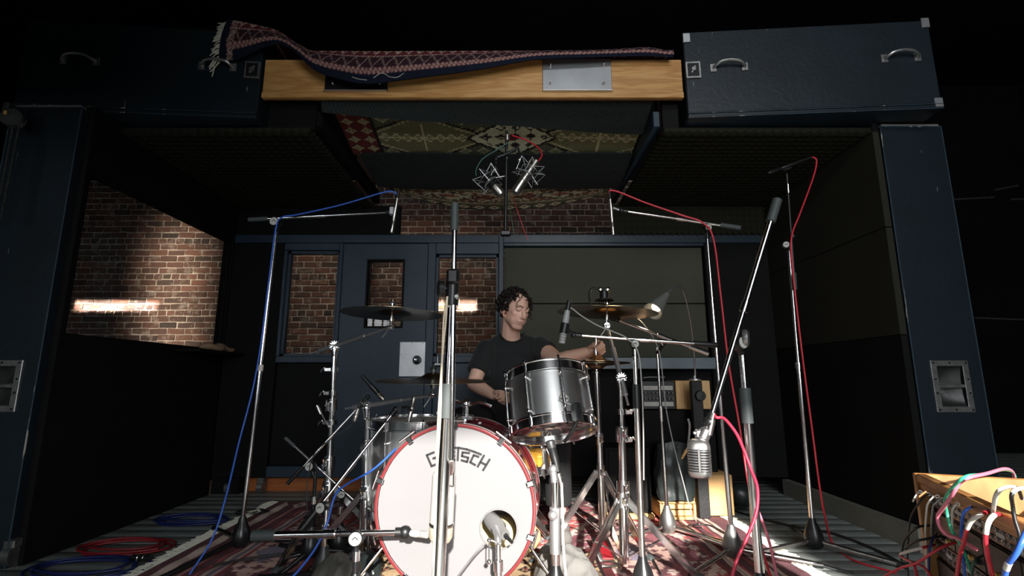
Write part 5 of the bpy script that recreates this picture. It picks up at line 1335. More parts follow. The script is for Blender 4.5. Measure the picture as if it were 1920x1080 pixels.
for j in range(rows + 1):
    t = j / rows; z = .118 + .33 * t; w = .118 * (1 - .14 * t ** 2) * (.90 + .12 * math.sin(PI * min(1, t * 1.3))); d = .072 * (1 - .2 * t)
    for i in range(n):
        a = 2 * PI * i / n; c, s_ = math.cos(a), math.sin(a); k = (abs(c) ** 3 + abs(s_) ** 3) ** (-1 / 3)
        wr_ = 1 + .035 * math.sin(5 * a + 9 * t) * (1 - t) + .03 * math.sin(11 * a - 6 * t) + .02 * math.sin(23 * t + 3 * a)
        vs.append((.977 + w * c * k * wr_, 3.19 + d * s_ * k * wr_, z + .01 * math.sin(3 * a)))
fs = [(j * n + i, j * n + (i + 1) % n, (j + 1) * n + (i + 1) % n, (j + 1) * n + i) for j in range(rows) for i in range(n)] + [tuple(range(n - 1, -1, -1)), tuple(range(rows * n, (rows + 1) * n))]
m.add(vs, fs).build('body', nylon, bag)
m = MB()
for (a, b, c) in (((1290, 838), (1293, 800), (1290, 785)), ((1250, 850), (1262, 836), (1275, 842)), ((1272, 836), (1284, 845), (1296, 832))): m.tube([P(*a, 3.15), P(*b, 3.14), P(*c, 3.14)], .007, 6, smooth=5)
m.build('drawcord', greyc, bag)['kind'] = 'stuff'
MB().tube([P(1278, 860, 3.12), P(1290, 840, 3.12), P(1298, 824, 3.13)], [.006, .010, .006], 6).build('tan_strap', creamplate, bag)
tbx = thing('tan_box', 'plain tan wooden box at the rug end, half in sunlight', 'box', (1.22, 3.3, 0))
bb(MB(), 1.10, 1.345, 3.225, 3.42, .0135, .250, .004).build('body', creamplate, tbx)
bb(MB(), 1.100, 1.345, 3.2235, 3.2245, .06, .062, .0002).build('seam', plyw, tbx)
one(MB().lathe((1.215, 3.32, .251), (0, 0, 1), [(0, 0), (.034, 0), (.034, .045), (.031, .048), (0, .048)], 20), 'tin', galv, 'short grey tin on top of the tan box', 'tin')
pb = MB().ball(P(1392, 925, 3.36), (.085, .07, .075), 20); pb.v = [(x + .01 * math.sin(30 * z), y, max(.004, z + .012 * math.sin(25 * x))) for x, y, z in pb.v]
one(pb, 'pouch', nylon, 'black padded pouch on the boards right of the tan box', 'bag')
am = thing('guitar_amplifier', 'black amplifier with a tan wooden base strip behind the ride stand', 'amplifier', (.72, 3.2, 0))
bb(MB(), .56, .83, 3.16, 3.40, .045, .42).build('body', blackw, am); bb(MB(), .56, .84, 3.14, 3.40, .0135, .044).build('base_strip', creamplate, am)
bb(MB(), .58, .81, 3.150, 3.159, .07, .40, .001).build('grille_cloth', blackw, am)
# ---- gooseneck lamp
lp = thing('gooseneck_lamp', 'grey gooseneck lamp with glowing cone shade over the ride', 'lamp', P(1303, 714, 3.40))
MB().tube([P(1303, 716, 3.42), P(1303, 690, 3.40), P(1299, 640, 3.30), P(1292, 590, 3.16), P(1283, 552, 3.05), P(1274, 537, 2.98), P(1262, 540, 2.92), P(1250, 552, 2.88)], .0065, 10, smooth=8).build('gooseneck', alum, lp)
MB().lathe((P(1303, 714, 3.42).x, 3.42, .8185), (0, 0, 1), [(0, 0), (.04, 0), (.04, .008), (.012, .014), (.010, .03)], 18).build('base', alum, lp)
la, lb = P(1250, 552, 2.88), P(1224, 584, 2.80); dd = (lb - la).normalized(); Ls = (lb - la).length
sh = MB().lathe(la, dd, [(.008, 0), (.020, .004), (.022, .035), (.026, .038), (.056, Ls), (.054, Ls), (.024, .042), (.018, .03)], 28).build('shade', lampshade, lp)
MB().ball(la + dd * (Ls * .72), .030, 16).build('bulb', bulbm, lp)
light('gooseneck_bulb', 'SPOT', la + dd * (Ls * .72 + .034), lb + dd, 4.0, (1.0, .70, .42), spot_size=math.radians(110), spot_blend=.6, shadow_soft_size=.02)
# ---- clip-on gadget on top of the ride
cg = thing('cymbal_clip_light', 'small black device with two bright caps on top of the ride', 'device', C3 + V((0, 0, .06)))
ct = C3 + V((-.012, 0, .062))
MB().cyl(ct, ct + V((0, 0, .035)), .022, seg=18).lathe(ct + V((0, 0, -.010)), (0, 0, 1), [(.05, 0), (.04, .008), (.02, .012)], 20).build('body', blackp, cg)
for s in (-1, 1): MB().lathe(ct + V((s * .014 - s * .008, -.004, .047)), (s, -.1, 0), [(0, 0), (.011, 0), (.013, .004), (.013, .02), (.010, .024), (0, .024)], 14).build('cap', chrome, cg)
MB().tube([ct + V((-.02, 0, .05)), ct + V((-.06, 0, .055)), ct + V((-.075, 0, .02)), ct + V((-.07, 0, -.025))], .006, 8, smooth=6).build('lead', blackc, cg)

# ================================================================== SANDBAGS, COILS, ODDS
def lumpy(name, label, c, rr, m_, seed, cat='bag', group=None):
    r = random.Random(seed); ph = [r.uniform(0, 6) for _ in range(4)]; g = MB().ball(c, rr, 30)
    o = V(c); out = []
    for p in g.v:
        d = V(p) - o; k = 1 + .10 * math.sin(26 * d.x + ph[0] + 12 * d.z) + .09 * math.sin(41 * d.z + ph[1]) + .05 * math.sin(22 * d.y + ph[2] + 17 * d.x); q = o + d * k; q.z = max(q.z, .014); out.append(tuple(q))
    g.v = out
    return one(g, name, m_, label, cat, group)
def crumple(label, cx, cy, rx, ry, hgt, m_, seed):
    r = random.Random(seed); k = [(r.uniform(10, 30), r.uniform(0, 6.3), r.uniform(0, PI), r.uniform(.08, .2)) for _ in range(7)]; n = 46; g = []
    for i in range(n + 1):
        row = []
        for j in range(n + 1):
            a = 2 * i / n - 1; b = 2 * j / n - 1; rad = min(1, (a ** 4 + b ** 4) ** .25); d = max(0, 1 - rad ** 2) ** .5
            fold = sum(am * (1 - abs(math.sin(.5 * (fq * (a * rx * math.cos(th) + b * ry * math.sin(th)) * 3.2 + ph))) * 2) for fq, ph, th, am in k)
            row.append(V((cx + a * rx * (1 + .06 * math.sin(5 * b + seed)), cy + b * ry * (1 + .06 * math.sin(4 * a + seed)), .016 + hgt * d * (1 + .35 * fold))))
        g.append(row)
    return tag(sheet('sandbag', g, m_, None, .006), label, 'bag', 'sandbags')
crumple('grey canvas sandbag slumped at the right foot of the bass drum', .215, 2.20, .13, .19, .14, greycloth, 3)
crumple('grey canvas sandbag lying in front under the tom microphone stand', .15, 1.92, .17, .12, .075, greycloth, 8)
crumple('worn leather sandbag at the foot of the left boom stands', P(636, 1060, 2.2).x, 2.20, .10, .11, .115, mat('worn_leather', srgb(84, 82, 75), .55, 0, var=.3, vscale=9, bump=.4, bscale=24), 5)
crumple('black cloth sandbag between the level boom and the drum', P(690, 1060, 2.3).x - .03, 2.30, .09, .10, .10, nylon, 9)
MBl = MB().box((-2.11, 3.55, 1.012), (.17, .56, .02), bev=.004); struct('trim_1', MBl, blackw)
hd = MB().ball(P(408, 654, 3.62), (.05, .20, .034), 24); hd.v = [(x + .012 * math.sin(20 * y), y, max(1.024, z + .010 * math.sin(34 * y + 3))) for x, y, z in hd.v]
one(hd, 'rolled_hide', leather, 'brown rolled hide lying on the sill by the left glass', 'hide')
def coil(label, c, R, m_, n=5, squash=.75, r=.0045, seed=1, z=.006, tail=None):
    rr = random.Random(seed); pts = []
    for k in range(n * 14):
        a = 2 * PI * k / 14; rad = R * (.82 + .10 * math.sin(a * .37 + seed) + .10 * math.sin(a * .23)); pts.append(V((c.x + rad * math.cos(a) + .02 * math.sin(a * .19), c.y + rad * squash * math.sin(a) + .02 * math.cos(a * .27), z + .003 * (k / 14) + .003 * math.sin(a * 1.7))))
    if tail: pts += tail
    return cable(label, pts, r, m_, 'coiled cables', 'coiled_cable', smooth=3)
coil('red cable coiled on the boards at the lower left', F(235, 1030), .24, mat('shaded_red_cable', srgb(120, 26, 32), .5), 5, .55, .005, 2)  # red and blue coils darkened in colour to paint the dim floor light
coil('blue cable coiled on the boards, lower left corner', F(160, 1068), .26, mat('shaded_blue_cable', srgb(22, 34, 84), .5), 4, .55, .005, 5)
coil('blue cable coil farther back near the left wall', F(360, 978), .22, MATS['shaded_blue_cable'], 5, .5, .005, 9)
coil('small grey cable coil beside the pale rug fringe', F(470, 962), .10, blackc, 3, .6, .004, 4)
p = F(266, 1046, .018); pc = thing('cable_connector', 'black cable plug with two pale rings on the boards', 'plug', p)
MB().cyl(p + V((-.045, .006, 0)), p + V((.045, -.006, 0)), .014, seg=14).build('barrel', blackp, pc)
for s in (-.012, .014): MB().ring(p + V((s, 0, 0)), (1, -.13, 0), .0145, .0018, 18, 5).build('ring', nickel, pc)
def floor_cable(label, px, m_, r=.0042, z=.016): return cable(label, [F(u, v, z) for u, v in px], r, m_, 'cables on the floor')
floor_cable('black cable trailing over the boards right of the slim stand', [(1330, 940), (1400, 965), (1480, 985), (1560, 1000), (1640, 1030), (1700, 1062)], blackc, .006, .008)
floor_cable('black cable crossing the sunlit rug end', [(1290, 985), (1330, 985), (1380, 1010), (1440, 1035), (1520, 1052), (1600, 1075)], blackc)
floor_cable('thin black cable curling over the rug behind the bass drum', [(1130, 960), (1180, 1000), (1215, 1035), (1240, 1078)], blackc)
floor_cable('black cable lying along the dark left side of the rug', [(400, 1060), (480, 1045), (560, 1035), (620, 1020), (690, 1030)], blackc, .005, .03)
floor_cable('grey cable winding between the left stand legs', [(700, 1075), (690, 1040), (700, 1015), (715, 1010)], greyc, .004, .05)

# chain strands, and rods added to stand in for faint light streaks
def chain(label, a, b):
    a, b = V(a), V(b); n = 90; pts = [a.lerp(b, k / n) for k in range(n + 1)]; rs = [.003 + .0035 * (k % 2) for k in range(n + 1)]
    return one(MB().tube(pts, rs, 6), 'hanging_chain', iron, label, 'chain', 'chains by the left pillar')
chain('thin dark chain hanging at the far left, right strand', P(36, 235, 2.28), P(2, 410, 2.28)); chain('thin dark chain hanging at the far left, left strand', P(25, 235, 2.28), P(-8, 410, 2.28))
ch = thing('chain_hoist', 'dark pulley block at the top left corner under the case', 'hoist', P(25, 225, 2.30))
MB().lathe(P(25, 222, 2.30), (.3, -1, 0), [(0, -.02), (.045, -.02), (.05, -.012), (.04, 0), (.05, .012), (.045, .02), (0, .02)], 22).build('wheel', iron, ch)
MB().box(P(16, 212, 2.31), (.03, .05, .10), bev=.006).build('cheek', iron, ch); MB().box(P(10, 211, 2.27), (.012, .01, .02), bev=.002).build('brass_plate', yellowp, ch)
for i, (a, b, lab) in enumerate((((1788, 374), (1864, 370), 'short bluish rod standing in for a light streak right of the pillar'), ((1866, 356), (1908, 348), 'thin bright light-streak rod near the right edge, slanting up'), ((1896, 374), (1930, 373), 'pale stub of a light-streak rod at the right edge of the photo'), ((1828, 596), (1930, 600), 'long dull light-streak rod low on the dark wall at right'))):
    one(MB().cyl(P(*a, 5.96), P(*b, 5.96), .012, seg=10), 'streak_rod', zinc, lab, 'rod', 'light streaks on the dark wall')

# ================================================================== PATCH RACK, LOWER RIGHT
A2, B2 = V((1.04, 1.35, 0)), V((.835, .825, 0)); tv = (A2 - B2).normalized(); nv_ = V((-tv.y, tv.x, 0)); RL = (A2 - B2).length
RZ = .587; Rm = Matrix((tv, -nv_, V((0, 0, 1)))).transposed()
def rbox(m, t0, t1, d0, d1, z0, z1, bev=.002):
    """t along the front from the near end, d depth behind the front"""
    c = B2 + tv * ((t0 + t1) / 2) - nv_ * ((d0 + d1) / 2) + V((0, 0, (z0 + z1) / 2)); return m.box(c, (t1 - t0, d1 - d0, z1 - z0), rot=Rm, bev=bev)
rk = thing('patch_rack', 'wooden patch bay rack full of plugged cables, lower right corner', 'rack', (A2 + B2) / 2)
rbox(MB(), RL - .018, RL + .001, -.012, .30, 0.0, RZ).build('side_panel', cabw, rk); rbox(MB(), -.024, .0, -.02, .30, 0.0, RZ).build('side_panel', cabw, rk)
rbox(MB(), 0, RL - .019, -.010, .012, RZ - .020, RZ).build('top_rail', cabw, rk); rbox(MB(), 0, RL - .019, -.005, .012, RZ - .036, RZ - .0205).build('top_rail', cabw, rk)
rbox(MB(), 0, RL - .019, .27, .30, 0.10, RZ).build('back_panel', cabw, rk); rbox(MB(), 0, RL - .003, .0, .27, 0.0, .02).build('bottom_board', cabw, rk)
zt = RZ - .038; face = lambda t, z, d=0.0: B2 + tv * t - nv_ * d + V((0, 0, z))
rr = random.Random(3)
for u_, h in enumerate((.040, .075, .040, .075, .040, .075, .075)):
    z1 = zt; z0 = zt - h + .003; zt -= h
    pn = rbox(MB(), .004, RL - .006, .012, .03, z0, z1, .001).build('patch_panel', blackm, rk)
    if h < .05:
        m = MB()
        for k in range(24):
            for z in (z0 + .010, z1 - .010): m.lathe(face(.018 + k * (RL - .04) / 23, z, .012), nv_, [(.0045, 0), (.0045, .003), (.0028, .003), (.0028, 0)], 8)
        o = m.build('jack_row', zinc, pn); o['kind'] = 'stuff'
        for k in range(6): rbox(MB(), .02 + k * RL / 6.4, .05 + k * RL / 6.4, .0112, .0122, (z0 + z1) / 2 - .004, (z0 + z1) / 2 + .004, .0002).build('label_strip', tape, pn)
    else:
        for k in range(4):
            rbox(MB(), .008 + k * (RL - .01) / 4, .004 + (k + 1) * (RL - .012) / 4, .008, .0125, z0 + .003, z1 - .003, .001).build('module', blackp, pn)
            for q in range(3):
                c = face(.03 + k * (RL - .01) / 4 + q * .03, z0 + .018, .008); MB().lathe(c, nv_, [(.0055, 0), (.005, .007), (0, .008)], 10).build('cap', yellowp if (k + q) % 2 else blackp, pn)
one(MB().box(face(.06, RZ + .04, .10), (.08, .10, .078), rot=Rm, bev=.006), 'metal_box', galv, 'grey metal box standing on the patch rack at the right edge', 'box')
fp0 = B2.copy()
def RK(u, v, off=.03): return PLN(u, v, fp0 + nv_ * off, nv_)
PC = [('white booted patch lead at the far end of the rack, outermost', [(1727, 922, .0), (1722, 923, .03), (1716, 932, .05), (1712, 940, .05)], whitec, .0032, None),
      ('black patch lead with white boot curving down the rack side', [(1743, 926, .0), (1736, 929, .03), (1724, 942, .05), (1708, 970, .05), (1703, 1010, .05), (1702, 1060, .04), (1704, 1090, .04)], blackc, .003, None),
      ('white patch lead third from the far end of the rack', [(1760, 931, .0), (1752, 931, .03), (1740, 944, .045), (1737, 962, .045), (1735, 1000, .04), (1738, 1050, .04), (1742, 1090, .04)], whitec, .003, None),
      ('pale grey patch lead bending down at the upper row', [(1770, 936, .0), (1762, 937, .025), (1754, 944, .035), (1749, 951, .035), (1746, 990, .03), (1748, 1040, .03)], greyc, .003, None),
      ('thick pink and red lead looping over the top of the rack', [(1902, 905, -.24), (1899, 886, -.20), (1884, 879, -.12), (1850, 888, -.01), (1818, 895, .05), (1800, 905, .06), (1786, 926, .07), (1770, 950, .07), (1759, 966, .07), (1761, 985, .07), (1775, 1002, .06), (1797, 1010, .05), (1830, 1030, .04)], pinkc, .0052, None),
      ('mint green lead looping over the rack beside the pink one', [(1905, 908, -.25), (1901, 888, -.21), (1882, 881, -.12), (1845, 889, -.01), (1812, 893, .055), (1788, 912, .07), (1772, 935, .07), (1775, 960, .06), (1781, 985, .06), (1790, 1005, .05), (1805, 1028, .04), (1822, 1075, .04)], greenc, .0042, None),
      ('short white lead in the middle of the upper row', [(1798, 945, .0), (1792, 946, .025), (1786, 956, .035), (1785, 964, .035), (1786, 1000, .03)], whitec, .003, None),
      ('blue patch lead dropping from the middle of the upper row', [(1824, 950, .0), (1815, 954, .03), (1806, 964, .04), (1803, 985, .04), (1802, 1010, .04), (1806, 1050, .04), (1810, 1092, .04)], bluec, .004, None),
      ('red and white lead crossing the rack centre downward', [(1854, 959, .0), (1840, 964, .04), (1822, 976, .05), (1812, 995, .055), (1806, 1020, .055), (1799, 1045, .05), (1793, 1092, .05)], redc, .0052, (1, 3)),
      ('thick red lead with a white boot on the right half of the rack', [(1876, 964, .0), (1864, 966, .04), (1853, 980, .06), (1848, 1005, .065), (1850, 1035, .06), (1857, 1065, .05), (1864, 1092, .05)], redc, .0055, (1, 3)),
      ('white lead rising behind the rack rail to the right edge', [(1862, 962, .02), (1864, 945, .05), (1867, 930, .06), (1876, 918, .06), (1892, 913, .02), (1908, 916, -.04), (1916, 935, -.07)], whitec, .0048, None),
      ('black and white lead hooked over the rail at the right edge', [(1935, 945, -.06), (1926, 918, -.03), (1908, 917, .04), (1897, 928, .06), (1899, 950, .05), (1903, 975, .05), (1911, 1002, .05), (1915, 1040, .05)], blackc, .0042, (1, 3)),
      ('thick light blue lead at the lower right edge of the photo', [(1930, 985, .05), (1918, 1012, .07), (1905, 1038, .08), (1892, 1055, .085), (1886, 1070, .085), (1882, 1092, .085)], bluec, .0058, (3, 4)),
      ('dark red lead running left off the rack near the floor', [(1795, 1016, .02), (1770, 1024, .05), (1747, 1037, .07), (1728, 1050, .08), (1712, 1058, .09), (1688, 1065, .10), (1660, 1080, .11), (1640, 1092, .11)], redc, .0042, None),
      ('red lead with a white sleeve bending at the rack corner', [(1752, 1022, .03), (1730, 1027, .06), (1700, 1035, .08), (1688, 1040, .085), (1694, 1047, .085), (1712, 1056, .085), (1718, 1075, .085), (1722, 1092, .085)], redc, .0045, (1, 3)),
      ('dark red lead sagging below the rack corner', [(1712, 1056, .08), (1730, 1062, .07), (1742, 1075, .06), (1750, 1092, .05)], redc, .004, None),
      ('dark green lead hanging on the lower right modules', [(1842, 1042, .01), (1830, 1050, .04), (1823, 1065, .045), (1822, 1092, .045)], mat('dark_green_cable', srgb(24, 60, 48), .5), .0035, None),
      ('navy lead hanging near the left end of the rack', [(1757, 1000, .01), (1748, 1012, .04), (1742, 1040, .05), (1741, 1092, .05)], dbluec, .004, None),
      ('black lead sweeping left from the rack face', [(1745, 985, .01), (1722, 988, .05), (1706, 1000, .06), (1694, 1018, .065), (1690, 1050, .065)], blackc, .004, None),
      ('black lead twisted behind the long dark red one', [(1765, 1005, .01), (1740, 1010, .04), (1715, 1016, .06), (1698, 1030, .06)], blackc, .004, None)]
for lab, px, m_, r, band in PC:
    t = thing('patch_cable', lab, 'cable', RK(*px[0]), 'patch cables in the rack')
    pts = [RK(*q) for q in px]
    r *= .66; MB().tube(pts, r, 10, smooth=6).build('lead', m_, t)
    if px[0][2] == 0.0 and px[0][1] > 900:
        d = (pts[1] - pts[0]).normalized(); MB().cyl(pts[0] - d * .01, pts[0] + d * .022, .0042, seg=10).build('plug', nickel, t)
    if band: 
        sub = crom(pts, 6)[band[0] * 6:band[1] * 6]; MB().tube(sub, r * 1.12, 10).build('white_sleeve', whitec, t)
# ================================================================== DRUMMER
def remeshed(mb, voxel, smooth_it=2, smooth_f=.5):
    me = bpy.data.meshes.new('tmp'); me.from_pydata([tuple(v) for v in mb.v], [], mb.f); me.update()
    o = bpy.data.objects.new('tmp', me); COL.objects.link(o)
    r = o.modifiers.new('r', 'REMESH'); r.mode = 'VOXEL'; r.voxel_size = voxel; r.use_smooth_shade = True
    s = o.modifiers.new('s', 'SMOOTH'); s.factor = smooth_f; s.iterations = smooth_it
    dg = bpy.context.evaluated_depsgraph_get(); ev = o.evaluated_get(dg); m2 = ev.to_mesh()
    vs = np.empty(len(m2.vertices) * 3); m2.vertices.foreach_get('co', vs); vs = vs.reshape(-1, 3)
    fs = [tuple(p.vertices) for p in m2.polygons]
    ev.to_mesh_clear(); bpy.data.objects.remove(o); bpy.data.meshes.remove(me)
    return vs, fs
def from_np(vs, fs):
    m = MB(); m.v = [tuple(v) for v in vs]; m.f = fs; return m

HEADC = P(967, 583, 2.95)
yaw, pit, rol = math.radians(31), math.radians(13), math.radians(-5)
hf_ = V((math.sin(yaw) * math.cos(pit), -math.cos(yaw) * math.cos(pit), -math.sin(pit)))        # face forward
hs_ = V((math.cos(yaw), math.sin(yaw), 0)); hu_ = hs_.cross(hf_) * -1
if hu_.z < 0: hu_ = -hu_
q_ = Quaternion(hf_, rol); hs_ = q_ @ hs_; hu_ = q_ @ hu_
HS = .93
def H(f, s, u): return HEADC + (hf_ * f + hs_ * s + hu_ * u) * HS
HR3 = Matrix((hs_, hf_, hu_)).transposed()          # local x=side y=forward z=up
def hball(m, f, s, u, rs, rf, ru, rot=None, seg=20): return m.ball(H(f, s, u), (rs * HS, rf * HS, ru * HS), seg, rot=(HR3 @ Euler(rot).to_matrix()) if rot else HR3)

body = MB()
# head
hball(body, -.018, 0, .040, .076, .098, .092)
hball(body, .022, 0, -.022, .064, .074, .086)
hball(body, .048, 0, -.085, .036, .040, .030)
for s in (-1, 1):
    body.cap(H(-.008, s * .046, -.056), H(.056, s * .020, -.096), .018 * HS, .018 * HS)
    hball(body, .052, s * .040, -.012, .022, .024, .022)
    hball(body, .034, s * .037, -.048, .023, .040, .042); hball(body, .010, s * .045, -.045, .019, .040, .034)
    hball(body, -.022, s * .075, -.020, .008, .021, .034, (.1, s * .15, -s * .35))
    body.ring(H(-.024, s * .081, -.014), hs_ + hf_ * .35 * s, .018 * HS, .0045 * HS, 20, 6)
    hball(body, .094, s * .0115, -.034, .0075, .011, .0085)
    hball(body, .078, s * .031, .012, .0165, .0115, .0085)     # lidded eye
body.cap(H(.080, -.038, .030), H(.090, 0, .026), .0105 * HS, .012 * HS); body.cap(H(.090, 0, .026), H(.080, .038, .030), .012 * HS, .0105 * HS)
body.cap(H(.088, 0, .018), H(.112, 0, -.024), .0095 * HS, .0125 * HS); hball(body, .110, 0, -.029, .0135, .013, .0115)
hball(body, .070, 0, -.062, .030, .026, .030)
hball(body, .0915, 0, -.0580, .026, .0085, .0065); hball(body, .0905, 0, -.0690, .022, .0095, .0078)
hball(body, .070, 0, -.096, .024, .016, .018)
# neck, torso
NB = P(955, 640, 3.04); CH = P(957, 690, 3.04)
body.cap(H(-.035, 0, -.055), NB + V((.006, .012, .02)), .055, .062)
body.cap(NB + V((.008, .022, -.005)), NB + V((.004, .050, -.08)), .070, .085)
SR = P(911, 657, 3.03); SL = P(1013, 652, 3.01)
pel = V((-.03, 3.14, .60))
body.cap(SR + V((.03, .03, -.01)), SL + V((-.03, .03, -.01)), .062, .062)
body.ball(CH + V((0, .045, -.04)), (.150, .085, .14), 22); body.cap(CH + V((0, .04, -.12)), pel, .105, .12); body.ball(pel, (.17, .13, .12), 20)
# arms
ER = P(888, 720, 2.93); WR = P(925, 741, 2.76)
body.cap(SR, ER, .050, .041); body.cap(ER, ER.lerp(WR, .35), .041, .040); body.cap(ER.lerp(WR, .35), WR, .040, .0265)
EL = P(1046, 676, 2.84); WLp = P(1104, 659, 2.77)
body.cap(SL, SL.lerp(EL, .55), .052, .050); body.cap(SL.lerp(EL, .55), EL, .049, .042); body.cap(EL, EL.lerp(WLp, .35), .042, .041); body.cap(EL.lerp(WLp, .35), WLp, .040, .027)
def hand(m, Wp, d, n, curls, thumb, sc=1.0, spread=.0195, flip=1):
    """Wp wrist, d wrist->knuckles, n direction fingers curl toward"""
    d = V(d).normalized(); n = V(n); n = (n - d * n.dot(d)).normalized(); s = d.cross(n) * flip
    R = Matrix((s, d, n)).transposed()
    m.cap(Wp, Wp + d * .03 * sc, .026 * sc, .028 * sc)
    m.ball(Wp + d * .055 * sc, (.040 * sc, .045 * sc, .019 * sc), 18, rot=R)
    for i, (a1, a2, a3) in enumerate(curls):
        k = Wp + d * (.088 - .006 * abs(i - 1)) * sc + s * (i - 1.5) * spread * sc; L = (.041, .046, .042, .034)[i] * sc; r = (.0098, .0100, .0095, .0085)[i] * sc; ang = 0; p = k
        m.ball(k - n * .004, r * 1.12, 12)
        for a, l in ((a1, L), (a2, L * .66), (a3, L * .55)):
            ang += math.radians(a); q = p + (d * math.cos(ang) + n * math.sin(ang)) * l; m.cap(p, q, r, r * .92, 10); p = q; r *= .92
    p = Wp + d * .025 * sc - s * .026 * sc + n * .008
    for (dx, ds, dn, r0, r1) in thumb:
        q = p + (d * dx + s * ds + n * dn) * sc; m.cap(p, q, r0 * sc, r1 * sc, 10); p = q
# right fist round the stick (image left), left hand at the hi-hat rod
dR = (P(952, 737, 2.70) - WR); hand(body, WR, dR, V((.25, -.6, -.75)), [(70, 85, 55), (76, 88, 55), (80, 88, 55), (82, 86, 50)], [(.030, -.012, .022, .0135, .0115), (.026, .012, .022, .0115, .0095)], .94, flip=-1)
dL = (P(1122, 650, 2.74) - WLp); hand(body, WLp, dL, V((.10, -.75, -.30)), [(48, 70, 40), (58, 78, 45), (62, 80, 48), (64, 80, 48)], [(.034, -.010, .026, .0135, .0115), (.030, .014, .018, .0115, .0095)], .94, flip=1)
# legs
for s, kn, an, toe in ((-1, V((-.27, 2.80, .60)), V((-.20, 2.72, .13)), V((-.17, 2.60, .05))), (1, V((.245, 2.86, .60)), V((.245, 2.80, .15)), V((.26, 2.66, .05)))):
    hip = pel + V((s * .10, -.02, -.03)); body.cap(hip, kn, .085, .062); body.cap(kn, kn.lerp(an, .35), .060, .058); body.cap(kn.lerp(an, .35), an, .056, .038); body.cap(an, an + V((0, -.01, -.09)), .040, .040); body.cap(an + V((0, .02, -.085)), toe, .036, .034)
vs, fs = remeshed(body, .0040, 6, .5)
# soften sockets and mouth line
hc = np.array(HEADC); F3 = np.array([hs_, hf_, hu_]); loc = (vs - hc) @ F3.T / HS
def dent(c, r, amt):
    d = np.sqrt((((loc - np.array(c)) / np.array(r)) ** 2).sum(1)); w = np.clip(1 - d, 0, 1) ** 1.5
    vs[:] -= np.outer(w * amt, np.array(hf_))
for s in (-1, 1):
    dent((s * .030, .085, .022), (.020, .03, .008), .004); dent((s * .018, .088, .008), (.010, .02, .014), .006); dent((s * .032, .085, -.004), (.016, .02, .007), .003)
dent((0, .098, -.0635), (.024, .03, .0028), .004)
loc = (vs - hc) @ F3.T / HS
col3 = np.tile(np.array(srgb(230, 184, 162)), (len(vs), 1))
def tint(c, r, rgb, k=1.0):
    global col3
    d = np.sqrt((((loc - np.array(c)) / np.array(r)) ** 2).sum(1)); w = (np.clip(1.3 - d, 0, 1) * k)[:, None]; w = np.clip(w, 0, 1); col3 = col3 * (1 - w) + np.array(srgb(*rgb)) * w
tint((0, .090, -.0635), (.021, .03, .0095), (196, 122, 114), .9)
for s in (-1, 1):
    tint((s * .046, .07, -.025), (.022, .04, .022), (232, 168, 148), .5); tint((s * .079, -.02, -.01), (.02, .03, .03), (232, 168, 152), .6)
tint((0, .06, -.085), (.06, .09, .032), (196, 154, 136), .45); tint((0, .11, -.03), (.016, .02, .014), (230, 166, 148), .5)
dr_ = thing('person', 'drummer with dark curly hair in a black t-shirt, left hand at the hi-hat', 'person', (pel.x, pel.y, .52))
bo = from_np(vs, fs).build('body', skin, dr_, sharp=180)
at = bo.data.color_attributes.new('Col', 'FLOAT_COLOR', 'POINT'); at.data.foreach_set('color', np.concatenate([col3, np.ones((len(vs), 1))], 1).astype(np.float32).ravel())
# brows, lash lines, nostril shade, eyes slit
def onface(s, u, lift=.0012):
    sel = (np.abs(loc[:, 0] - s) < .005) & (np.abs(loc[:, 2] - u) < .005); f = loc[sel, 1].max() if sel.any() else .08
    return H(f + lift, s, u)
for s in (-1, 1):
    MB().tube([onface(s * a, b) for a, b in ((.011, .0275), (.018, .0315), (.026, .0345), (.036, .0350), (.047, .0295))], [.0028, .0052, .0054, .0044, .0018], 8, smooth=5).build('eyebrow', browm, dr_)
    MB().tube([onface(s * a, b) for a, b in ((.0175, .0075), (.024, .0050), (.031, .0045), (.038, .0055), (.046, .0090))], [.0008, .0016, .0018, .0015, .0008], 6, smooth=5).build('eyelashes', browm, dr_)
MB().tube([onface(a, b, .0004) for a, b in ((-.022, -.0640), (-.012, -.0630), (0, -.0638), (.012, -.0630), (.022, -.0640))], [.0006, .0011, .0012, .0011, .0006], 6, smooth=4).build('mouth_line', mat('mouth_shadow', srgb(120, 66, 60), .6), dr_)
# shirt
sh = MB()
sh.ball(CH + V((0, .035, -.03)), (.180, .122, .17), 26); sh.cap(CH + V((0, .03, -.12)), pel + V((0, 0, -.04)), .145, .165)
sh.cap(SR + V((.035, .03, -.02)), SL + V((-.035, .03, -.02)), .073, .073)
sh.cap(NB + V((-.04, .035, .005)), SR + V((.02, .02, 0)), .050, .064); sh.cap(NB + V((.05, .035, .005)), SL + V((-.02, .02, 0)), .050, .064); sh.ball(NB + V((0, .03, -.03)), (.10, .085, .08), 20)
aR = SR.lerp(ER, .66); aL = SL.lerp(EL, .40)
sh.cap(SR, SR.lerp(aR, .6), .066, .066); sh.cyl(SR.lerp(aR, .5), aR, .066, .069, 20); sh.cap(SL, SL.lerp(aL, .6), .068, .068); sh.cyl(SL.lerp(aL, .4), aL, .068, .069, 20)
sv, sf_ = remeshed(sh, .0075, 3, .5)
ns = np.sin(26 * sv[:, 0] + 14 * sv[:, 2]) * np.sin(17 * sv[:, 2] - 9 * sv[:, 0]) * .0035 + np.sin(40 * sv[:, 2] + 30 * sv[:, 0]) * .0015
sv[:, 1] += ns
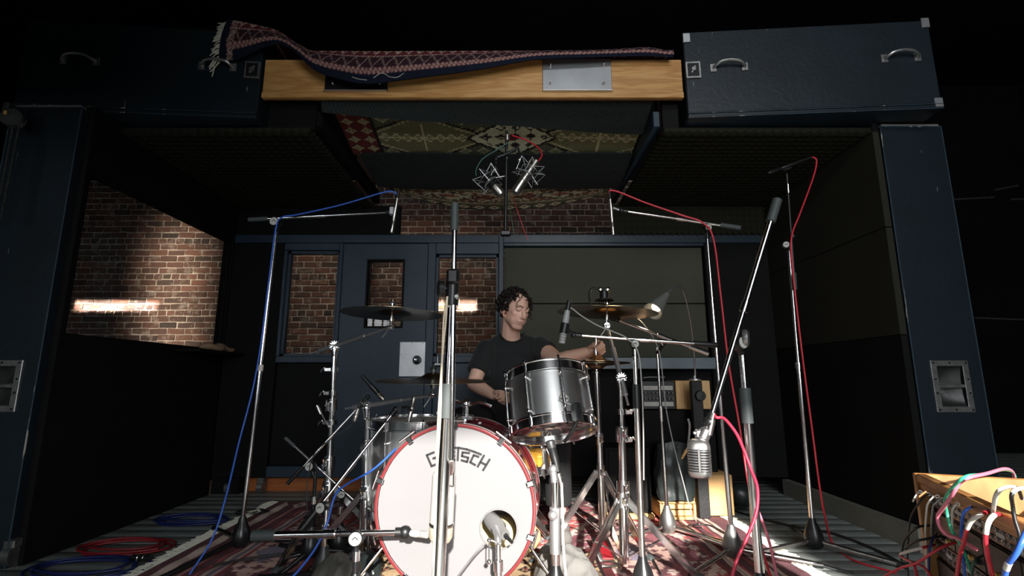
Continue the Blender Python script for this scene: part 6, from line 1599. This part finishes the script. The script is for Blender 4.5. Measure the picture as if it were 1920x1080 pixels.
# scoop the neckline: press the shirt behind the skin in a U at the front
nb = np.array(NB); NX, NZ, NW, ND = nb[0] + .018, nb[2] + .052, .068, .058
dx = sv[:, 0] - NX; dz = sv[:, 2] - NZ
uu = (dx / NW) ** 2 + (np.minimum(dz, 0) / ND) ** 2
w = np.clip((1.0 - uu) * 4, 0, 1) * (sv[:, 1] < nb[1] + .03) * (dz < .10)
sv[:, 1] += w * .055
so_ = from_np(sv, sf_).build('t_shirt', shirtm, dr_, sharp=180)
# collar rib
def front_y(x, z):
    return None
cpts = []
for k in range(25):
    a = PI + PI * k / 24; x = NX + (NW + .002) * math.cos(a); z = NZ + (ND + .003) * math.sin(a)
    sel = sv[(np.abs(sv[:, 0] - x) < .014) & (np.abs(sv[:, 2] - z) < .014)]
    y = sel[:, 1].min() if len(sel) else nb[1] - .05
    cpts.append(V((x, y - .001, z)))
ys = [p.y for p in cpts]
for k in range(len(cpts)): cpts[k].y = sum(ys[max(0, k - 3):k + 4]) / len(ys[max(0, k - 3):k + 4])
MB().tube(cpts, .0052, 8).build('collar', shirtm, so_)
# trousers and shoes
tr_ = MB(); tr_.ball(pel + V((0, 0, -.02)), (.185, .15, .13), 20)
shoes = []
for s, kn, an, toe in ((-1, V((-.27, 2.80, .60)), V((-.20, 2.72, .13)), V((-.17, 2.60, .05))), (1, V((.245, 2.86, .60)), V((.245, 2.80, .15)), V((.26, 2.66, .05)))):
    hip = pel + V((s * .10, -.02, -.03)); tr_.cap(hip, kn, .105, .080); tr_.cap(kn, kn.lerp(an, .4), .080, .075); tr_.cyl(kn.lerp(an, .4), an + V((0, 0, .02)), .074, .070, 16)
    m = MB().cap(an + V((0, .03, -.085)), toe, .043, .040); m.ball((an + toe) / 2 + V((0, .01, -.03)), (.045, .09, .05), 14); m.cyl(an + V((0, 0, -.09)), an + V((0, 0, -.03)), .046, .042, 14)
    m.v = [(x, y, max(z, .022)) for x, y, z in m.v]; shoes.append(m)
tv_, tf2 = remeshed(tr_, .009, 3, .5); tv_[:, 1] += np.sin(38 * tv_[:, 2] + 20 * tv_[:, 0]) * .004
from_np(tv_, tf2).build('trousers', pantm, dr_, sharp=180)
for m in shoes:
    a, b = remeshed(m, .007, 2, .5); a[:, 2] = np.maximum(a[:, 2], .018); from_np(a, b).build('shoe', shoem, dr_, sharp=180)
# hair: cap plus curls
cap_ = MB()
hball(cap_, -.036, 0, .052, .088, .094, .094); hball(cap_, -.072, 0, .0, .078, .054, .075); hball(cap_, -.030, -.078, .020, .016, .040, .045); hball(cap_, -.030, .078, .020, .016, .040, .045)
cv, cf = remeshed(cap_, .006, 2, .5)
cv += (np.sin(cv[:, [1]] * 180) * np.sin(cv[:, [0]] * 170) * np.sin(cv[:, [2]] * 150)) * .006 * np.array([[1, 1, 1]])
hair = from_np(cv, cf)
hr = random.Random(21)
def curl(p, out, L, rad, turns, r=.0034, droop=.35):
    out = V(out).normalized(); x, y, d = frame_of(out); ph = hr.uniform(0, 6.3); pts = []
    n = int(turns * 8)
    for k in range(n + 1):
        t = k / n; a = ph + 2 * PI * turns * t; rr = rad * min(1, t * 3)
        pts.append(p + d * (L * t) + V((0, 0, -droop * L * t * t)) + (x * math.cos(a) + y * math.sin(a)) * rr)
    hair.tube(pts, [r] * (n - 1) + [r * .8, r * .3], 5)
cnt = 0
while cnt < 380:
    th = hr.uniform(0, 2 * PI); cz = hr.uniform(-.85, 1); sr = math.sqrt(1 - cz * cz); s, f, u = sr * math.cos(th), sr * math.sin(th), cz
    if f > .15 and u < .62 - .15 * f: continue            # keep the face clear
    if f > -.25 and u < .0 and abs(s) < .97 and f > -.1: continue
    if u < -.45 and f > -.45: continue
    cnt += 1
    p = H(-.036 + .092 * f, .086 * s, .050 + .092 * u); o = hf_ * f * .7 + hs_ * s + hu_ * (u * .8 + .05)
    curl(p - o.normalized() * .006, o + V((hr.uniform(-.6, .6), hr.uniform(-.6, .6), hr.uniform(-.8, .2))), hr.uniform(.020, .044), hr.uniform(.007, .012), hr.uniform(1.0, 1.9), hr.uniform(.0028, .0044), .5)
# locks at the hairline and temples (parted to show the forehead)
for s0, u0, f0, sd, L in ((-.038, .096, .052, -1.0, .045), (-.050, .082, .040, -1.0, .05), (-.064, .060, .026, -.7, .05), (-.072, .036, .012, -.4, .05), (.044, .096, .050, 1.0, .04), (.056, .078, .036, 1.0, .045), (.070, .052, .022, .7, .05), (.076, .026, .006, .5, .05)):
    for q in range(5): curl(H(f0 + hr.uniform(-.012, .004), s0 + hr.uniform(-.008, .008), u0 + hr.uniform(-.006, .012)), hs_ * (sd + hr.uniform(-.3, .3)) - hu_ * .5 + hf_ * .25, L * hr.uniform(.5, .9), .0075, 1.4, .0030, .6)
curl(H(.074, -.030, .088), hs_ * -.5 - hu_ * .8 + hf_ * .3, .050, .006, 1.2, .0022, .3)
ho = hair.build('curly_hair', hairm, dr_, sharp=180)
# ---- drum sticks
s0 = P(958, 735, 2.70)
d0 = (P(991, 672, 2.60) - s0).normalized()
stk = thing('drum_stick', 'pale wooden drum stick in the right fist, tip above the tom rim', 'stick', s0)
fist = WR + dR.normalized() * .075 + V((.006, -.024, -.014))
tip = P(987, 686, 2.72)
d0 = (tip - fist).normalized(); L0 = (tip - fist).length
MB().tube([fist - d0 * .015, fist + d0 * (L0 * .7), fist + d0 * L0], [.0072, .007, .004], 12).build('shaft', woodstick, stk)
MB().ball(tip, .0065, 12).build('tip', woodstick, stk)
